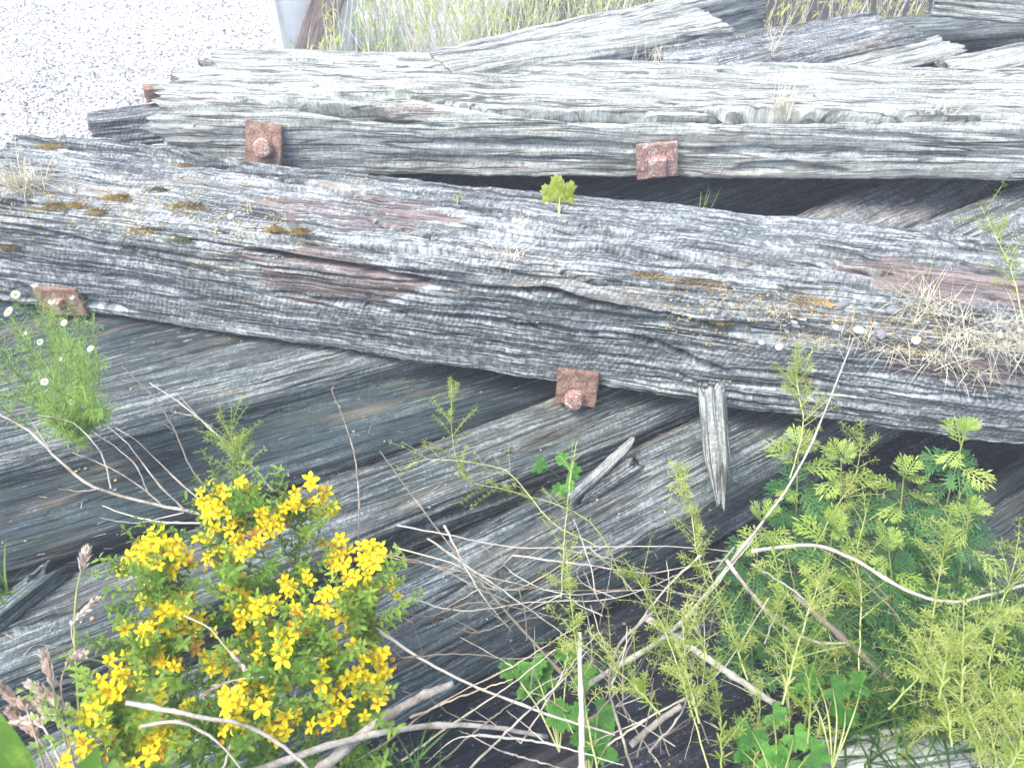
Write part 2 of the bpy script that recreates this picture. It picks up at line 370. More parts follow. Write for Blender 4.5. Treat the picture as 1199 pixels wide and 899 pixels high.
# ------------------------------------------------------------------ the two bolted timbers and their irons
def plate_iron(parent, c, ax, nrm_, size, mat, bolt='round', roll=0, bw=.45, off=(0, 0)):
    """square washer plate with a bolt head (sub-part)"""
    nrm_ = Vector(nrm_).normalized(); ax = (ax-nrm_*ax.dot(nrm_)).normalized(); up = nrm_.cross(ax)
    if up.z < 0: up = -up
    Mx = Matrix((ax, up, nrm_)).transposed().to_4x4() @ Matrix.Rotation(roll, 4, 'Z'); Mx.translation = c
    Mx = parent.matrix_world.inverted() @ Mx
    bm = bmesh.new(); bmesh.ops.create_cube(bm, size=1)
    for v in bm.verts: v.co = Vector((v.co.x*size[0], v.co.y*size[1], v.co.z*.016))
    bmesh.ops.bevel(bm, geom=bm.edges[:], offset=.002, segments=2, affect='EDGES')
    bmesh.ops.subdivide_edges(bm, edges=[e for e in bm.edges if e.calc_length() > .03], cuts=6, use_grid_fill=True)
    for v in bm.verts:
        v.co += Vector((pn(v.co.y*60, v.co.x*7, 3)*.0022, pn(v.co.x*60, v.co.y*7, 4)*.0022, pn(v.co.x*40, v.co.y*40, 6)*.002))
    me = bpy.data.meshes.new('washer_plate'); bm.to_mesh(me); bm.free()
    p = link('washer_plate', me, parent, mat); p.matrix_local = Mx
    bm = bmesh.new(); r = size[0]*bw*.5
    n = {'round': 20, 'square': 4, 'hex': 6}[bolt]; ph0 = .785 if bolt == 'square' else .4
    rings = [(1.0, 0), (1.03, .006), (1.0, .020), (.86, .028), (.5, .030)] if bolt == 'round' else [(1, 0), (1, .020), (.9, .024), (.5, .0245)]
    prev = None
    for k, z in rings:
        cur = [bm.verts.new((off[0]+r*k*math.cos(2*math.pi*i/n+ph0)*(1+.04*pn(i*.9, k, 2)), off[1]+r*k*math.sin(2*math.pi*i/n+ph0), z+.0075+.001*pn(i, z*50, 8))) for i in range(n)]
        if prev: [bm.faces.new((prev[i], prev[(i+1) % n], cur[(i+1) % n], cur[i])) for i in range(n)]
        prev = cur
    bm.faces.new(prev)
    me = bpy.data.meshes.new('bolt_head'); bm.to_mesh(me); bm.free()
    bo = link('bolt_head', me, p, M['rust_lichen'])
    return p

# B1: the big squared timber lying across the picture
t1 = empty('squared_timber', P(100, 372, .46), 'thick blue-grey weathered timber lying across the whole pile, mossy at its left end', 'timber')
bpy.context.view_layer.update()
main = make_beam('timber_body', P(100, 372, .452), P(1199, 532, .452), .43, .315, M['wood_main'], None, e0=.33, e1=.55, rad=(.02, .075, .07, .02), du=.0075, ds=.0028, seed=4,
    erode=.016, crack=.014, cf=10, fine=.0021, rag=.05, twist=.0,
    grooves=[([(285, 292), (420, 318), (560, 338), (650, 345), (730, 365), (790, 372), (860, 390)], .060, .0065),
             ([(330, 345), (470, 368), (600, 383), (700, 392), (760, 400)], .04, .0045),
             ([(740, 398), (800, 418), (848, 436)], .050, .012),
             ([(860, 435), (960, 450), (1080, 466), (1199, 474)], .04, .0045),
             ([(60, 165), (130, 178), (210, 187), (300, 200), (420, 222)], .05, .009),
             ([(60, 150), (140, 163), (220, 175)], .022, .016, 'ridge'),
             ([(0, 262), (80, 280), (160, 297), (260, 325)], .035, .004),
             ([(420, 250), (560, 290), (700, 330), (820, 340)], .035, .004),
             ([(470, 215), (620, 250), (760, 275), (930, 300)], .03, .0035),
             ([(500, 200), (560, 210), (600, 222)], .02, .015),
             ([(0, 335), (60, 348), (140, 362)], .018, .012),
             ([(720, 430), (790, 440), (842, 455)], .03, .005),
             ([(835, 380), (900, 392), (1000, 402), (1199, 425)], .018, .030, 'hollow')],
    bare=[(425, 243, .25, .09), (380, 325, .22, .08), (1120, 325, .24, .085), (1130, 440, .18, .045), (680, 462, .07, .05, .75), (480, 330, .05, .02, .9), (770, 378, .05, .01, .8)])
main.o.parent = t1; main.o.matrix_parent_inverse = t1.matrix_world.inverted()
fn = -main.side
plate_iron(t1, P(676, 452, .505)+fn*.0+Vector((0, 0, 0)), main.ax, fn, (.098, .092), M['rust'], 'round', 0, .48, (-.005, -.026)) if False else None

# B2: two pale timbers bolted side by side behind it
t2 = empty('bolted_timbers', P(180, 165, .68), 'pair of bleached pale timbers bolted side by side along the back of the pile', 'timber')
bpy.context.view_layer.update()
front2 = make_beam('timber_body', P(182, 207, .60), P(1199, 216, .675), .285, .165, M['wood_pale'], None, e0=-.05, e1=.5, hmap=lambda t: 1.45-.45*t, rad=(.015, .06, .03, .02), du=.009, ds=.0045, seed=8,
    erode=.014, crack=.012, cf=10, fine=.002, rag=.06,
    grooves=[([(400, 105), (500, 115), (570, 125), (640, 135), (740, 140), (830, 138), (1000, 140), (1199, 137)], .08, .008),
             ([(830, 128), (900, 130), (985, 134)], .10, .024, 'hollow'), ([(1040, 132), (1085, 130), (1130, 126)], .09, .018, 'hollow'),
             ([(660, 138), (700, 134), (750, 132)], .09, .016, 'hollow'), ([(330, 117), (400, 125), (450, 131)], .06, .014, 'hollow'),
             ([(250, 108), (330, 120), (420, 140), (520, 150)], .04, .004), ([(860, 200), (930, 195), (990, 203)], .02, .015, 'hollow'),
             ([(500, 168), (700, 174), (1000, 180), (1199, 185)], .012, .01)],
    bare=[(470, 130, .12, .03, .8), (620, 190, .4, .03, .55), (769, 200, .09, .06, .8), (230, 125, .12, .04, .6)])
rear2 = make_beam('timber_body', P(240, 90, .835), P(1199, 116, .835), .30, .20, M['wood_pale'], None, e0=.03, e1=.5, edge='top', rad=(.02, .03, .05, .02), du=.010, ds=.005, seed=13,
    erode=.012, crack=.012, cf=10, fine=.002, rag=.06, sag=-.0,
    grooves=[([(690, 82), (780, 82), (900, 78), (1000, 76), (1110, 84)], .05, .006), ([(250, 68), (400, 72), (600, 80)], .04, .004), ([(600, 92), (900, 98), (1199, 104)], .04, .004)],
    bare=[(1060, 80, .22, .03, .8), (560, 65, .3, .03, .55)])
for q in (front2, rear2): q.o.parent = t2; q.o.matrix_parent_inverse = t2.matrix_world.inverted()

# plates placed on the faces
def on_face(bm_, u, v, z):
    """where the view through a photo pixel meets the front face plane of a timber"""
    n = -bm_.side; d = ray(u, v); o = Vector((0, 0, CAMZ)); t = (bm_.A-o).dot(n)/d.dot(n); return o+d*t
plate_iron(t1, on_face(main, 676, 452, 0)+fn*.004, main.ax, fn+Vector((0, 0, .1)), (.098, .098), M['rust'], 'round', 0, .46, (-.003, -.024))
plate_iron(t1, on_face(main, 72, 353, 0)-fn*.002, main.ax, fn+Vector((.1, 0, .0)), (.125, .085), M['rust'], 'square', .05, .3)
f2 = -front2.side
plate_iron(t2, on_face(front2, 769, 186, 0)+f2*.010, front2.ax, f2+Vector((0, 0, .05)), (.115, .10), M['rust_lichen'], 'square', .1, .62, (.0, -.012))
plate_iron(t2, on_face(front2, 312, 165, 0)+f2*.020, front2.ax, f2+Vector((0, 0, .35)), (.105, .115), M['rust'], 'round', -.14, .52, (.004, -.01))

# splinter hanging from the main timber
def lone(name, label, cat, group, *a, **k):
    q = make_beam(name, *a, **k); tag(q.o, label, cat, group); return q
sp_ = make_beam('hanging_splinter', D(858, 590, 1.66), D(846, 452, 1.66), .06, .022, M['wood_pale'], None, wmap=lambda t: min(1, .35+1.6*t), rad=(.006, .008, .008, .006), du=.006, ds=.003, seed=21, erode=.006, crack=.006, cf=30, fine=.001, rag=.03,
    hmap=lambda t: .5+.5*min(1, t*2.5))
tag(sp_.o, 'pale grey splinter of wood hanging down from the front of the thick timber', 'splinter')

# lower layer running to the front left
GL = 'timbers under the thick timber'
L1 = lone('squared_timber', 'grey timber under the left of the thick timber, behind the white-flowered plant', 'timber', GL,
    P(0, 545, .445), P(430, 432, .445), .42, .22, M['wood_mid'], None, edge='top', e0=.5, e1=1.1, rad=(.02, .03, .04, .02), du=.010, ds=.005, seed=31, erode=.010, crack=.010, cf=11, fine=.0018,
    grooves=[([(130, 460), (250, 430), (390, 402)], .03, .005), ([(60, 520), (200, 475), (330, 440)], .012, .005)])
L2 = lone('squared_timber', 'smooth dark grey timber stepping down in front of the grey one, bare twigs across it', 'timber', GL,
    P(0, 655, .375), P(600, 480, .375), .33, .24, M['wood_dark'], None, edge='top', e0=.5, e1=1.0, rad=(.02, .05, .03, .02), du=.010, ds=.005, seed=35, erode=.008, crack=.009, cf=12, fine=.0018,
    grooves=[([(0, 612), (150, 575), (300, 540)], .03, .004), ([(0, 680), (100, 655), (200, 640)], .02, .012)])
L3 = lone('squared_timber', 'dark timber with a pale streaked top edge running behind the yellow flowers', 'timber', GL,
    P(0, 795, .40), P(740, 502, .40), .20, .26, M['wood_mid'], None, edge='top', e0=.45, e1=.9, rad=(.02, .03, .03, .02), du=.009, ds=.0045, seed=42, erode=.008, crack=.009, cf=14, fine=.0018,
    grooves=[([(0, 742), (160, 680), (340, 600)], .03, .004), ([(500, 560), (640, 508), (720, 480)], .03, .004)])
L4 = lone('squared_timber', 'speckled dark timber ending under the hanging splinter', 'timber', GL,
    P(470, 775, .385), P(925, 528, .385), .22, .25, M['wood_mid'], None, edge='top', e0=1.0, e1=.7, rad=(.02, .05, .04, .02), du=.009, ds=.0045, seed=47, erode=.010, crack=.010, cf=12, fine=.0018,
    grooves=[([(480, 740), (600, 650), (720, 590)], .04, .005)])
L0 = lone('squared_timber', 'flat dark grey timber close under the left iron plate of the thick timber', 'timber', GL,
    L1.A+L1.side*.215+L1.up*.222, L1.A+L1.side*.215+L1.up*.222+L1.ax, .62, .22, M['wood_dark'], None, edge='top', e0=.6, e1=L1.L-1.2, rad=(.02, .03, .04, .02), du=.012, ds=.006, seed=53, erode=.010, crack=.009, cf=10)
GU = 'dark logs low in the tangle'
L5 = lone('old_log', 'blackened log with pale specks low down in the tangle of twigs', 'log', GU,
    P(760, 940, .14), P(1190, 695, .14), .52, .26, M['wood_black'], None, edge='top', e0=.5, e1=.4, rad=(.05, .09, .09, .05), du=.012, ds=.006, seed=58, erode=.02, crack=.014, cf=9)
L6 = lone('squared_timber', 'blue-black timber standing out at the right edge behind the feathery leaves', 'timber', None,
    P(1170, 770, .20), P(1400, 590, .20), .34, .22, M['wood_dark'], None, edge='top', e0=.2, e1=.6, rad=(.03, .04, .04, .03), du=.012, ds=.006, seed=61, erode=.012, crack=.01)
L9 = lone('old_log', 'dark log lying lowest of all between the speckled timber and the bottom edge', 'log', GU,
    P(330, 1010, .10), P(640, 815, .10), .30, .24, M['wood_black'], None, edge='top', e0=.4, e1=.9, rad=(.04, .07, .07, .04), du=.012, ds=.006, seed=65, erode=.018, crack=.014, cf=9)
L7 = lone('squared_timber', 'bright grey split timber end at the bottom right corner', 'timber', None,
    P(1048, 925, .60), P(1240, 893, .60), .105, .16, M['wood_pale'], None, edge='top', e0=.05, e1=.4, rad=(.02, .03, .03, .02), du=.007, ds=.0035, seed=69, erode=.014, crack=.02, cf=18, fine=.002, rag=.05)
lone('squared_timber', 'dark timber under the bright split timber end at the bottom right corner', 'timber', None,
    P(1080, 925, .42)+Vector((.02, .02, 0)), P(1240, 893, .42)+Vector((0, .02, 0)), .30, .41, M['wood_dark'], None, edge='top', e0=.0, e1=.4, rad=(.02, .03, .03, .02), du=.014, ds=.007, seed=71)
# broken strip on the dark timber beside the lobed leaves
q = lone('broken_strip', 'pale split strip of wood lying on the dark timber behind the lobed leaves', 'wood strip', 'split strips of wood',
    P(668, 590, .415), P(742, 522, .43), .028, .016, M['wood_pale'], None, edge='top', rad=(.004, .006, .006, .004), du=.006, ds=.003, seed=73, erode=.005, crack=.006, cf=30, fine=.001, rag=.03)
q = lone('broken_strip', 'wider blue-grey broken strip tucked between the dark timber and the speckled one', 'wood strip', 'split strips of wood',
    P(690, 585, .40), P(752, 545, .41), .045, .02, M['wood_main'], None, edge='top', rad=(.004, .006, .006, .004), du=.006, ds=.003, seed=75, erode=.006, crack=.008, cf=30, fine=.001, rag=.04)
q = lone('broken_strip', 'splintered end sticking out at the left edge above the pale streaked timber', 'wood strip', 'split strips of wood',
    P(-30, 745, .43), P(66, 668, .44), .05, .05, M['wood_mid'], None, edge='top', rad=(.008, .01, .01, .008), du=.006, ds=.003, seed=76, erode=.008, crack=.012, cf=24, fine=.001, rag=.05)

# timbers behind the bolted pair
GB = 'timbers heaped behind the bolted pair'
lone('squared_timber', 'narrow grey timber furthest back, rising to the right in front of the grass', 'timber', GB,
    P(600, 54, .78), P(800, 8, .78), .15, .2, M['wood_pale'], None, edge='top', e0=.3, e1=.5, du=.014, ds=.007, seed=81, rad=(.015, .02, .02, .015))
lone('squared_timber', 'lilac-grey timber with a square sawn end rising behind the bolted pair', 'timber', GB,
    P(670, 62, .84), P(863, 30, .84), .24, .24, M['wood_pale'], None, edge='top', e0=.4, e1=0, du=.010, ds=.005, seed=83, rad=(.015, .025, .02, .015), rag=.01)
lone('squared_timber', 'broad bright timber with curved grain and dry grass on it, rear right', 'timber', GB,
    P(935, 66, .83), P(1088, 36, .83), .30, .2, M['wood_main'], None, edge='top', e0=.4, e1=0, du=.010, ds=.005, seed=87, rad=(.015, .05, .04, .015), rag=.02, warpa=.05)
lone('squared_timber', 'short bright timber end under the bolted pair at the rear right', 'timber', GB,
    P(1062, 74, .80), P(1136, 56, .80), .16, .16, M['wood_pale'], None, edge='top', e0=.3, e1=0, du=.010, ds=.005, seed=89, rad=(.015, .03, .03, .015), rag=.03)
lone('squared_timber', 'timber sloping down to the right in the top right corner', 'timber', GB,
    P(1088, 22, .80), P(1199, 33, .80), .24, .22, M['wood_pale'], None, edge='bottom', e0=0, e1=.6, du=.010, ds=.005, seed=91, rad=(.015, .03, .03, .015), rag=.01)
lone('squared_timber', 'timber showing only its upper edge at the right border below the sloping one', 'timber', GB,
    P(1165, 78, .80), P(1235, 64, .80), .16, .16, M['wood_pale'], None, edge='top', e0=.1, e1=.6, du=.012, ds=.006, seed=93, rad=(.015, .03, .03, .015))
lone('squared_timber', 'low brownish timber in the shade between the heaped ends at the rear right', 'timber', GB,
    P(900, 60, .66), P(1250, 30, .66), .30, .2, M['wood_mid'], None, edge='top', e0=.3, e1=.6, du=.012, ds=.006, seed=106, rad=(.015, .03, .03, .015))
# timbers seen through the dark gap, carrying the bolted pair
lone('squared_timber', 'shaded timber in the dark gap below the bolted pair, right', 'timber', 'timbers in the dark gap',
    P(960, 316, .57), P(1150, 226, .57), .26, .3, M['wood_main'], None, edge='top', e0=.2, e1=1.2, du=.012, ds=.006, seed=95, rad=(.02, .05, .05, .02), bare=[(1080, 250, .3, .08, .7)])
lone('squared_timber', 'shaded timber in the dark gap below the bolted pair, at the right border', 'timber', 'timbers in the dark gap',
    P(1150, 300, .62), P(1290, 235, .62), .22, .3, M['wood_main'], None, edge='top', e0=.2, e1=1.2, du=.012, ds=.006, seed=97, rad=(.02, .05, .05, .02))
lone('squared_timber', 'deeply shaded timber in the middle of the dark gap below the bolted pair', 'timber', 'timbers in the dark gap',
    P(640, 285, .53), P(900, 208, .53), .30, .3, M['wood_mid'], None, edge='top', e0=.3, e1=1.2, du=.014, ds=.007, seed=98, rad=(.02, .05, .05, .02))
lone('squared_timber', 'shaded timber under the left half of the bolted pair', 'timber', 'timbers in the dark gap',
    P(330, 300, .60), P(560, 185, .60), .22, .4, M['wood_dark'], None, edge='top', e0=.1, e1=1.0, du=.016, ds=.008, seed=99, rad=(.02, .05, .05, .02))
off = lone('timber_offcut', 'blue-grey timber end poking out beyond the left end of the bolted pair', 'timber', None,
    P(98, 141, .665), P(230, 127, .665), .11, .11, M['wood_main'], None, edge='top', e0=0, e1=.4, du=.008, ds=.004, seed=101, rad=(.01, .015, .015, .01), rag=.015)
bl = make_beam('rusty_block', P(172, 122, .67), P(188, 120, .67), .05, .05, M['rust'], None, edge='bottom', du=.008, ds=.006, seed=103, rad=(.006,)*4, erode=.004, crack=.002, rag=.004)
tag(bl.o, 'small rusty block on the timber end left of the bolted pair', 'iron block')
for s_ in range(2):
    pass

# ------------------------------------------------------------------ white tub, leaning post
wm, nt, b = new_mat('white_painted_plastic'); tc = nd(nt, 'ShaderNodeTexCoord')
nn = noise(nt, tc.outputs['Object'], 6, 4, .6); nt.links.new(mixc(nt, ramp(nt, nn, [(.4, (0, 0, 0)), (.75, (1, 1, 1))]), (.80, .82, .84), (.62, .64, .64)), b.inputs['Base Color']); b.inputs['Roughness'].default_value = .5
tb = empty('white_tub', P(372, 66, 0), 'white tapered tub behind the leaning brown post at the top of the pile', 'tub', rot=(0, 0, .35))
def taper_box(name, parent, mat, b0, b1, z0, z1, bev=.012):
    bm = bmesh.new(); bmesh.ops.create_cube(bm, size=1)
    for v in bm.verts:
        k = b1 if v.co.z > 0 else b0
        v.co = Vector((v.co.x*k[0], v.co.y*k[1], z1 if v.co.z > 0 else z0))
    bmesh.ops.bevel(bm, geom=bm.edges[:], offset=bev, segments=2, affect='EDGES')
    me = bpy.data.meshes.new(name); bm.to_mesh(me); bm.free(); return link(name, me, parent, mat)
taper_box('tub_body', tb, wm, (.42, .34), (.58, .46), 0, .62, .03); taper_box('rim', tb, wm, (.64, .52), (.64, .52), .622, .66, .012)
sm = bmesh.new()
taper_box('moulded_rib', tb, wm, (.03, .02), (.03, .02), .1, .55).location = (-.21, -.215, 0)
pm, nt, b = new_mat('brown_planed_wood'); tc = nd(nt, 'ShaderNodeTexCoord'); nn = noise(nt, tc.outputs['Object'], (30, 30, 3), 4, .6)
po = make_beam('leaning_post', P(376, 84, .0), D(428, -70, 4.15), .08, .18, wood_mat('brown_grey_post', (.14, .10, .09), (.27, .21, .19), (.42, .36, .33), .4, .6, ripple=.1, speck=.5), None, e0=0, e1=.2, du=.02, ds=.01, seed=111, rad=(.012,)*4, erode=.003, crack=.003, rag=.01)
tag(po.o, 'brown squared post leaning against the white tub', 'post')

# ------------------------------------------------------------------ leaf-and-stem geometry
class Geo:
    def __init__(s): s.V = []; s.F3 = []; s.F4 = []; s.m3 = []; s.m4 = []
    def q(s, a, b, c, d, m=0): s.F4.append((a, b, c, d)); s.m4.append(m)
    def t(s, a, b, c, m=0): s.F3.append((a, b, c)); s.m3.append(m)
    def v(s, p): s.V.append((p[0], p[1], p[2])); return len(s.V)-1
    def mesh(s, name, smooth=True, o=(0, 0, 0)):
        V = np.array(s.V, dtype=np.float32)-np.array(o, dtype=np.float32)
        Fs = []; mi = []
        if s.F4: Fs.append(np.array(s.F4)); mi += s.m4
        if s.F3: Fs.append(np.array(s.F3)); mi += s.m3
        return np_mesh(name, V, Fs, smooth, mi=mi)
def perp(d):
    d = Vector(d).normalized(); a = Vector((0, 0, 1)) if abs(d.z) < .9 else Vector((1, 0, 0))
    x = d.cross(a).normalized(); return d, x, x.cross(d)
def tube(g, pts, r0, r1, n=5, m=0, knob=0):
    pts = [Vector(p) for p in pts]; rings = []
    for i, p in enumerate(pts):
        d = (pts[min(i+1, len(pts)-1)]-pts[max(i-1, 0)])
        if d.length < 1e-9: d = Vector((0, 0, 1))
        _, x, y = perp(d); r = r0+(r1-r0)*i/max(1, len(pts)-1)
        if knob: r *= (1+knob*rnd.uniform(-1, 1))*(1.38 if rnd.random() < .10 else 1)
        rings.append([g.v(p+(x*math.cos(2*math.pi*k/n)+y*math.sin(2*math.pi*k/n))*r) for k in range(n)])
    for a, b in zip(rings, rings[1:]):
        for k in range(n): g.q(a[k], a[(k+1) % n], b[(k+1) % n], b[k], m)
    c = g.v(pts[-1]); a = rings[-1]
    for k in range(n): g.t(a[k], a[(k+1) % n], c, m)
def smooth_line(pts, n=12, wob=0, seed=0):
    """Catmull-Rom through 3D points"""
    P_ = [Vector(p) for p in pts]
    if len(P_) == 2: P_ = [P_[0], P_[0].lerp(P_[1], .5), P_[1]]
    Q = [P_[0]*2-P_[1]]+P_+[P_[-1]*2-P_[-2]]; out = []
    seg = len(P_)-1; per = max(2, n//seg)
    for i in range(seg):
        a, b, c, d = Q[i:i+4]
        for k in range(per):
            t = k/per
            out.append(.5*((2*b)+(c-a)*t+(2*a-5*b+4*c-d)*t*t+(3*b-a-3*c+d)*t**3))
    out.append(P_[-1].copy())
    if wob:
        r2 = random.Random(seed)
        for p in out[1:-1]: p += Vector((r2.uniform(-1, 1), r2.uniform(-1, 1), r2.uniform(-1, 1)))*wob
    return out
def leaf(g, base, d, nrm, L, w, m=0, seg=3, curl=.2, prof=(.55, 1, .7)):
    """folded lance leaf"""
    d = Vector(d).normalized(); nrm = Vector(nrm); x = d.cross(nrm)
    if x.length < 1e-6: x = perp(d)[1]
    x.normalize(); nrm = x.cross(d)
    base = Vector(base); b = g.v(base); pl, pc, pr = b, b, b
    for i in range(1, seg+1):
        t = i/(seg+1); c = base+d*(L*t)-nrm*(curl*L*t*t); ww = w*.5*prof[min(i-1, len(prof)-1)]
        l, cc, r = g.v(c-x*ww+nrm*ww*.3), g.v(c), g.v(c+x*ww+nrm*ww*.3)
        if i == 1: g.t(b, cc, l, m); g.t(b, r, cc, m)
        else: g.q(pc, cc, l, pl, m); g.q(pc, pr, r, cc, m)
        pl, pc, pr = l, cc, r
    tip = g.v(base+d*L-nrm*(curl*L)); g.t(pl, pc, tip, m); g.t(pc, pr, tip, m)
def blade(g, base, d, L, w, bend, m=0, seg=4, side=None):
    """grass blade: starts along d and droops by 'bend'"""
    d = Vector(d).normalized(); h = Vector((d.x, d.y, 0)); h = h.normalized() if h.length > 1e-4 else Vector((1, 0, 0))
    x = side or Vector((-h.y, h.x, 0)); p = Vector(base); prev = None; dd = d.copy()
    for i in range(seg+1):
        ww = w*.5*(1-(i/seg)**1.5)+1e-4
        cur = (g.v(p-x*ww), g.v(p+x*ww))
        if prev: g.q(prev[0], prev[1], cur[1], cur[0], m)
        prev = cur; dd = (dd+(h*.6-Vector((0, 0, 1)))*bend/seg).normalized(); p = p+dd*(L/seg)
def rv(s=1): return Vector((rnd.uniform(-1, 1), rnd.uniform(-1, 1), rnd.uniform(-1, 1)))*s
def plant_mat(name, a, bcol, tr=.35, rough=.55, var=.25):
    m, nt, b = new_mat(name); tc = nd(nt, 'ShaderNodeTexCoord'); oi = nd(nt, 'ShaderNodeObjectInfo')
    nn = noise(nt, tc.outputs['Object'], 28, 3, .6); n2 = noise(nt, tc.outputs['Object'], 260, 2, .5)
    c = mixc(nt, ramp(nt, mth(nt, 'MULTIPLY_ADD', oi.outputs['Random'], var, mth(nt, 'MULTIPLY_ADD', n2, .3, mth(nt, 'ADD', nn, -.15-var/2))), [(.35, (0, 0, 0)), (.65, (1, 1, 1))]), a, bcol)
    nt.links.new(c, b.inputs['Base Color']); b.inputs['Roughness'].default_value = rough; b.inputs['Specular IOR Level'].default_value = .3
    if tr:
        out = nt.nodes['Material Output']; t = nd(nt, 'ShaderNodeBsdfTranslucent'); nt.links.new(c, t.inputs[0]); mx = nd(nt, 'ShaderNodeMixShader'); mx.inputs[0].default_value = tr
        nt.links.new(b.outputs[0], mx.inputs[1]); nt.links.new(t.outputs[0], mx.inputs[2]); nt.links.new(mx.outputs[0], out.inputs[0])
    return m
M['straw'] = plant_mat('dry_straw', (.28, .22, .14), (.54, .48, .36), 0, .8, .6)
M['bark'] = plant_mat('dry_grey_stalk', (.20, .17, .13), (.50, .465, .395), 0, .85, .6)
M['wort_leaf'] = plant_mat('fresh_green_leaf', (.11, .24, .03), (.34, .50, .08), .5)
M['wort_stem'] = plant_mat('green_brown_stem', (.16, .20, .06), (.26, .28, .10), 0)
M['petal'] = plant_mat('yellow_petal', (.86, .70, .010), (.90, .80, .020), .25, .5)
M['faded'] = plant_mat('browned_petal', (.50, .26, .04), (.66, .42, .08), .2)
M['stamen'] = plant_mat('orange_stamen', (.62, .34, .02), (.70, .45, .03), .1)
M['bed'] = plant_mat('yellow_green_whorl_leaf', (.26, .38, .05), (.64, .68, .22), .45)
M['bed_stem'] = plant_mat('pale_green_stem', (.30, .38, .10), (.54, .56, .24), 0, .55, .5)
M['mug'] = plant_mat('blue_green_divided_leaf', (.06, .19, .055), (.17, .34, .12), .45)
M['mug_top'] = plant_mat('light_green_divided_leaf', (.28, .42, .06), (.50, .60, .18))
M['lobed'] = plant_mat('green_lobed_leaf', (.05, .18, .025), (.13, .34, .05))
M['dkgrass'] = plant_mat('deep_green_grass', (.04, .11, .02), (.12, .23, .05))
M['yg'] = plant_mat('yellow_green_leaf', (.34, .42, .05), (.50, .55, .12), .4)
M['white_petal'] = plant_mat('white_petal', (.75, .75, .72), (.82, .82, .80), .2)
M['dry_grass'] = plant_mat('dry_grass', (.46, .41, .27), (.78, .74, .60), .2, .8)
M['bank_grass'] = plant_mat('bank_grass', (.15, .27, .10), (.40, .50, .25), .3, .7)
M['moss'] = plant_mat('brown_green_moss', (.30, .20, .07), (.56, .44, .20), 0, .95)
M['moss_pale'] = plant_mat('pale_grey_green_moss', (.22, .23, .13), (.36, .36, .24), 0, .95)
M['seed'] = plant_mat('fawn_seed_head', (.48, .37, .29), (.72, .62, .53), .35, .8)
M['stone'] = plant_mat('grey_pebble', (.22, .22, .23), (.62, .61, .59), 0, .8, .9)

# ------------------------------------------------------------------ gravel stones and grass bank (uncountable)
def stones(name, pts, sizes, mat):
    n = len(pts); base = np.array([(1, 0, 0), (-1, 0, 0), (0, 1, 0), (0, -1, 0), (0, 0, 1), (0, 0, -1)], dtype=float)
    f = np.array([(0, 2, 4), (2, 1, 4), (1, 3, 4), (3, 0, 4), (2, 0, 5), (1, 2, 5), (3, 1, 5), (0, 3, 5)])
    rs = np.random.RandomState(5); sc = rs.uniform(.55, 1.2, (n, 6, 1))*np.array([1, .8, .6])[None, None]*sizes[:, None, None]
    a = rs.rand(n)*6.28; v = base[None]*sc+rs.uniform(-.25, .25, (n, 6, 3))*sizes[:, None, None]
    x = v[..., 0]*np.cos(a)[:, None]-v[..., 1]*np.sin(a)[:, None]; y = v[..., 0]*np.sin(a)[:, None]+v[..., 1]*np.cos(a)[:, None]
    v = np.stack([x, y, v[..., 2]], -1)+pts[:, None, :]
    F = (f[None]+6*np.arange(n)[:, None, None]).reshape(-1, 3)
    return np_mesh(name, v.reshape(-1, 3), F, False)
sm_, nt, b = new_mat('gravel_stones'); ge = nd(nt, 'ShaderNodeNewGeometry')
nt.links.new(ramp(nt, ge.outputs['Random Per Island'], [(0, (.13, .13, .12)), (.35, (.31, .305, .29)), (.7, (.43, .425, .41)), (.93, (.62, .61, .58)), (1, (.45, .38, .33))]), b.inputs['Base Color']); b.inputs['Roughness'].default_value = .9
rs = np.random.RandomState(3); n = 44000
yy = 2.0+5.5*rs.rand(n)**1.3; xx = -yy*(.24+.62*rs.rand(n)); xx = np.where(yy < 3, np.minimum(xx, -.95), xx)
zz = gz(xx, yy)+.002
tag(link('gravel', stones('gravel', np.stack([xx, yy, zz], 1), rs.uniform(.004, .0105, n)*(1+.9*(rs.rand(n) > .93)), sm_), None, sm_), kind='stuff')
g = Geo(); r3 = random.Random(2)
for i in range(7000):
    y = 3.7+4.5*r3.random()**1.2; x = r3.uniform(-.27*y, .62*y)
    if (x < -.2*y and r3.random() < .5) or (x > .2*y and y < 6 and r3.random() < .9): continue
    hgt = r3.uniform(.12, .5)*(1 if r3.random() < .85 else 1.8)
    blade(g, (x, y, gz(x, y)), (r3.uniform(-.5, .5), r3.uniform(-.5, .5), 1), hgt, r3.uniform(.004, .010), r3.uniform(.05, .9), 0 if r3.random() < .7 else 1, 3)
for i in range(700):
    y = 3.8+3.5*r3.random(); x = r3.uniform(-.25*y, .5*y); t = Vector((x, y, gz(x, y))); u = Vector((r3.uniform(-.3, .3), r3.uniform(-.3, .3), 1))*r3.uniform(.3, .7)
    tube(g, [t, t+u*.5+rv(.02), t+u], .0025, .001, 3, 1)
    for k in range(7): leaf(g, t+u*r3.uniform(.3, 1), rv()+Vector((0, 0, .4)), (0, 0, 1), r3.uniform(.03, .07), .012, 2, 2)
tag(link('grass_bank', g.mesh('grass_bank', False), None, [M['bank_grass'], M['dry_grass'], M['yg']]), kind='stuff')
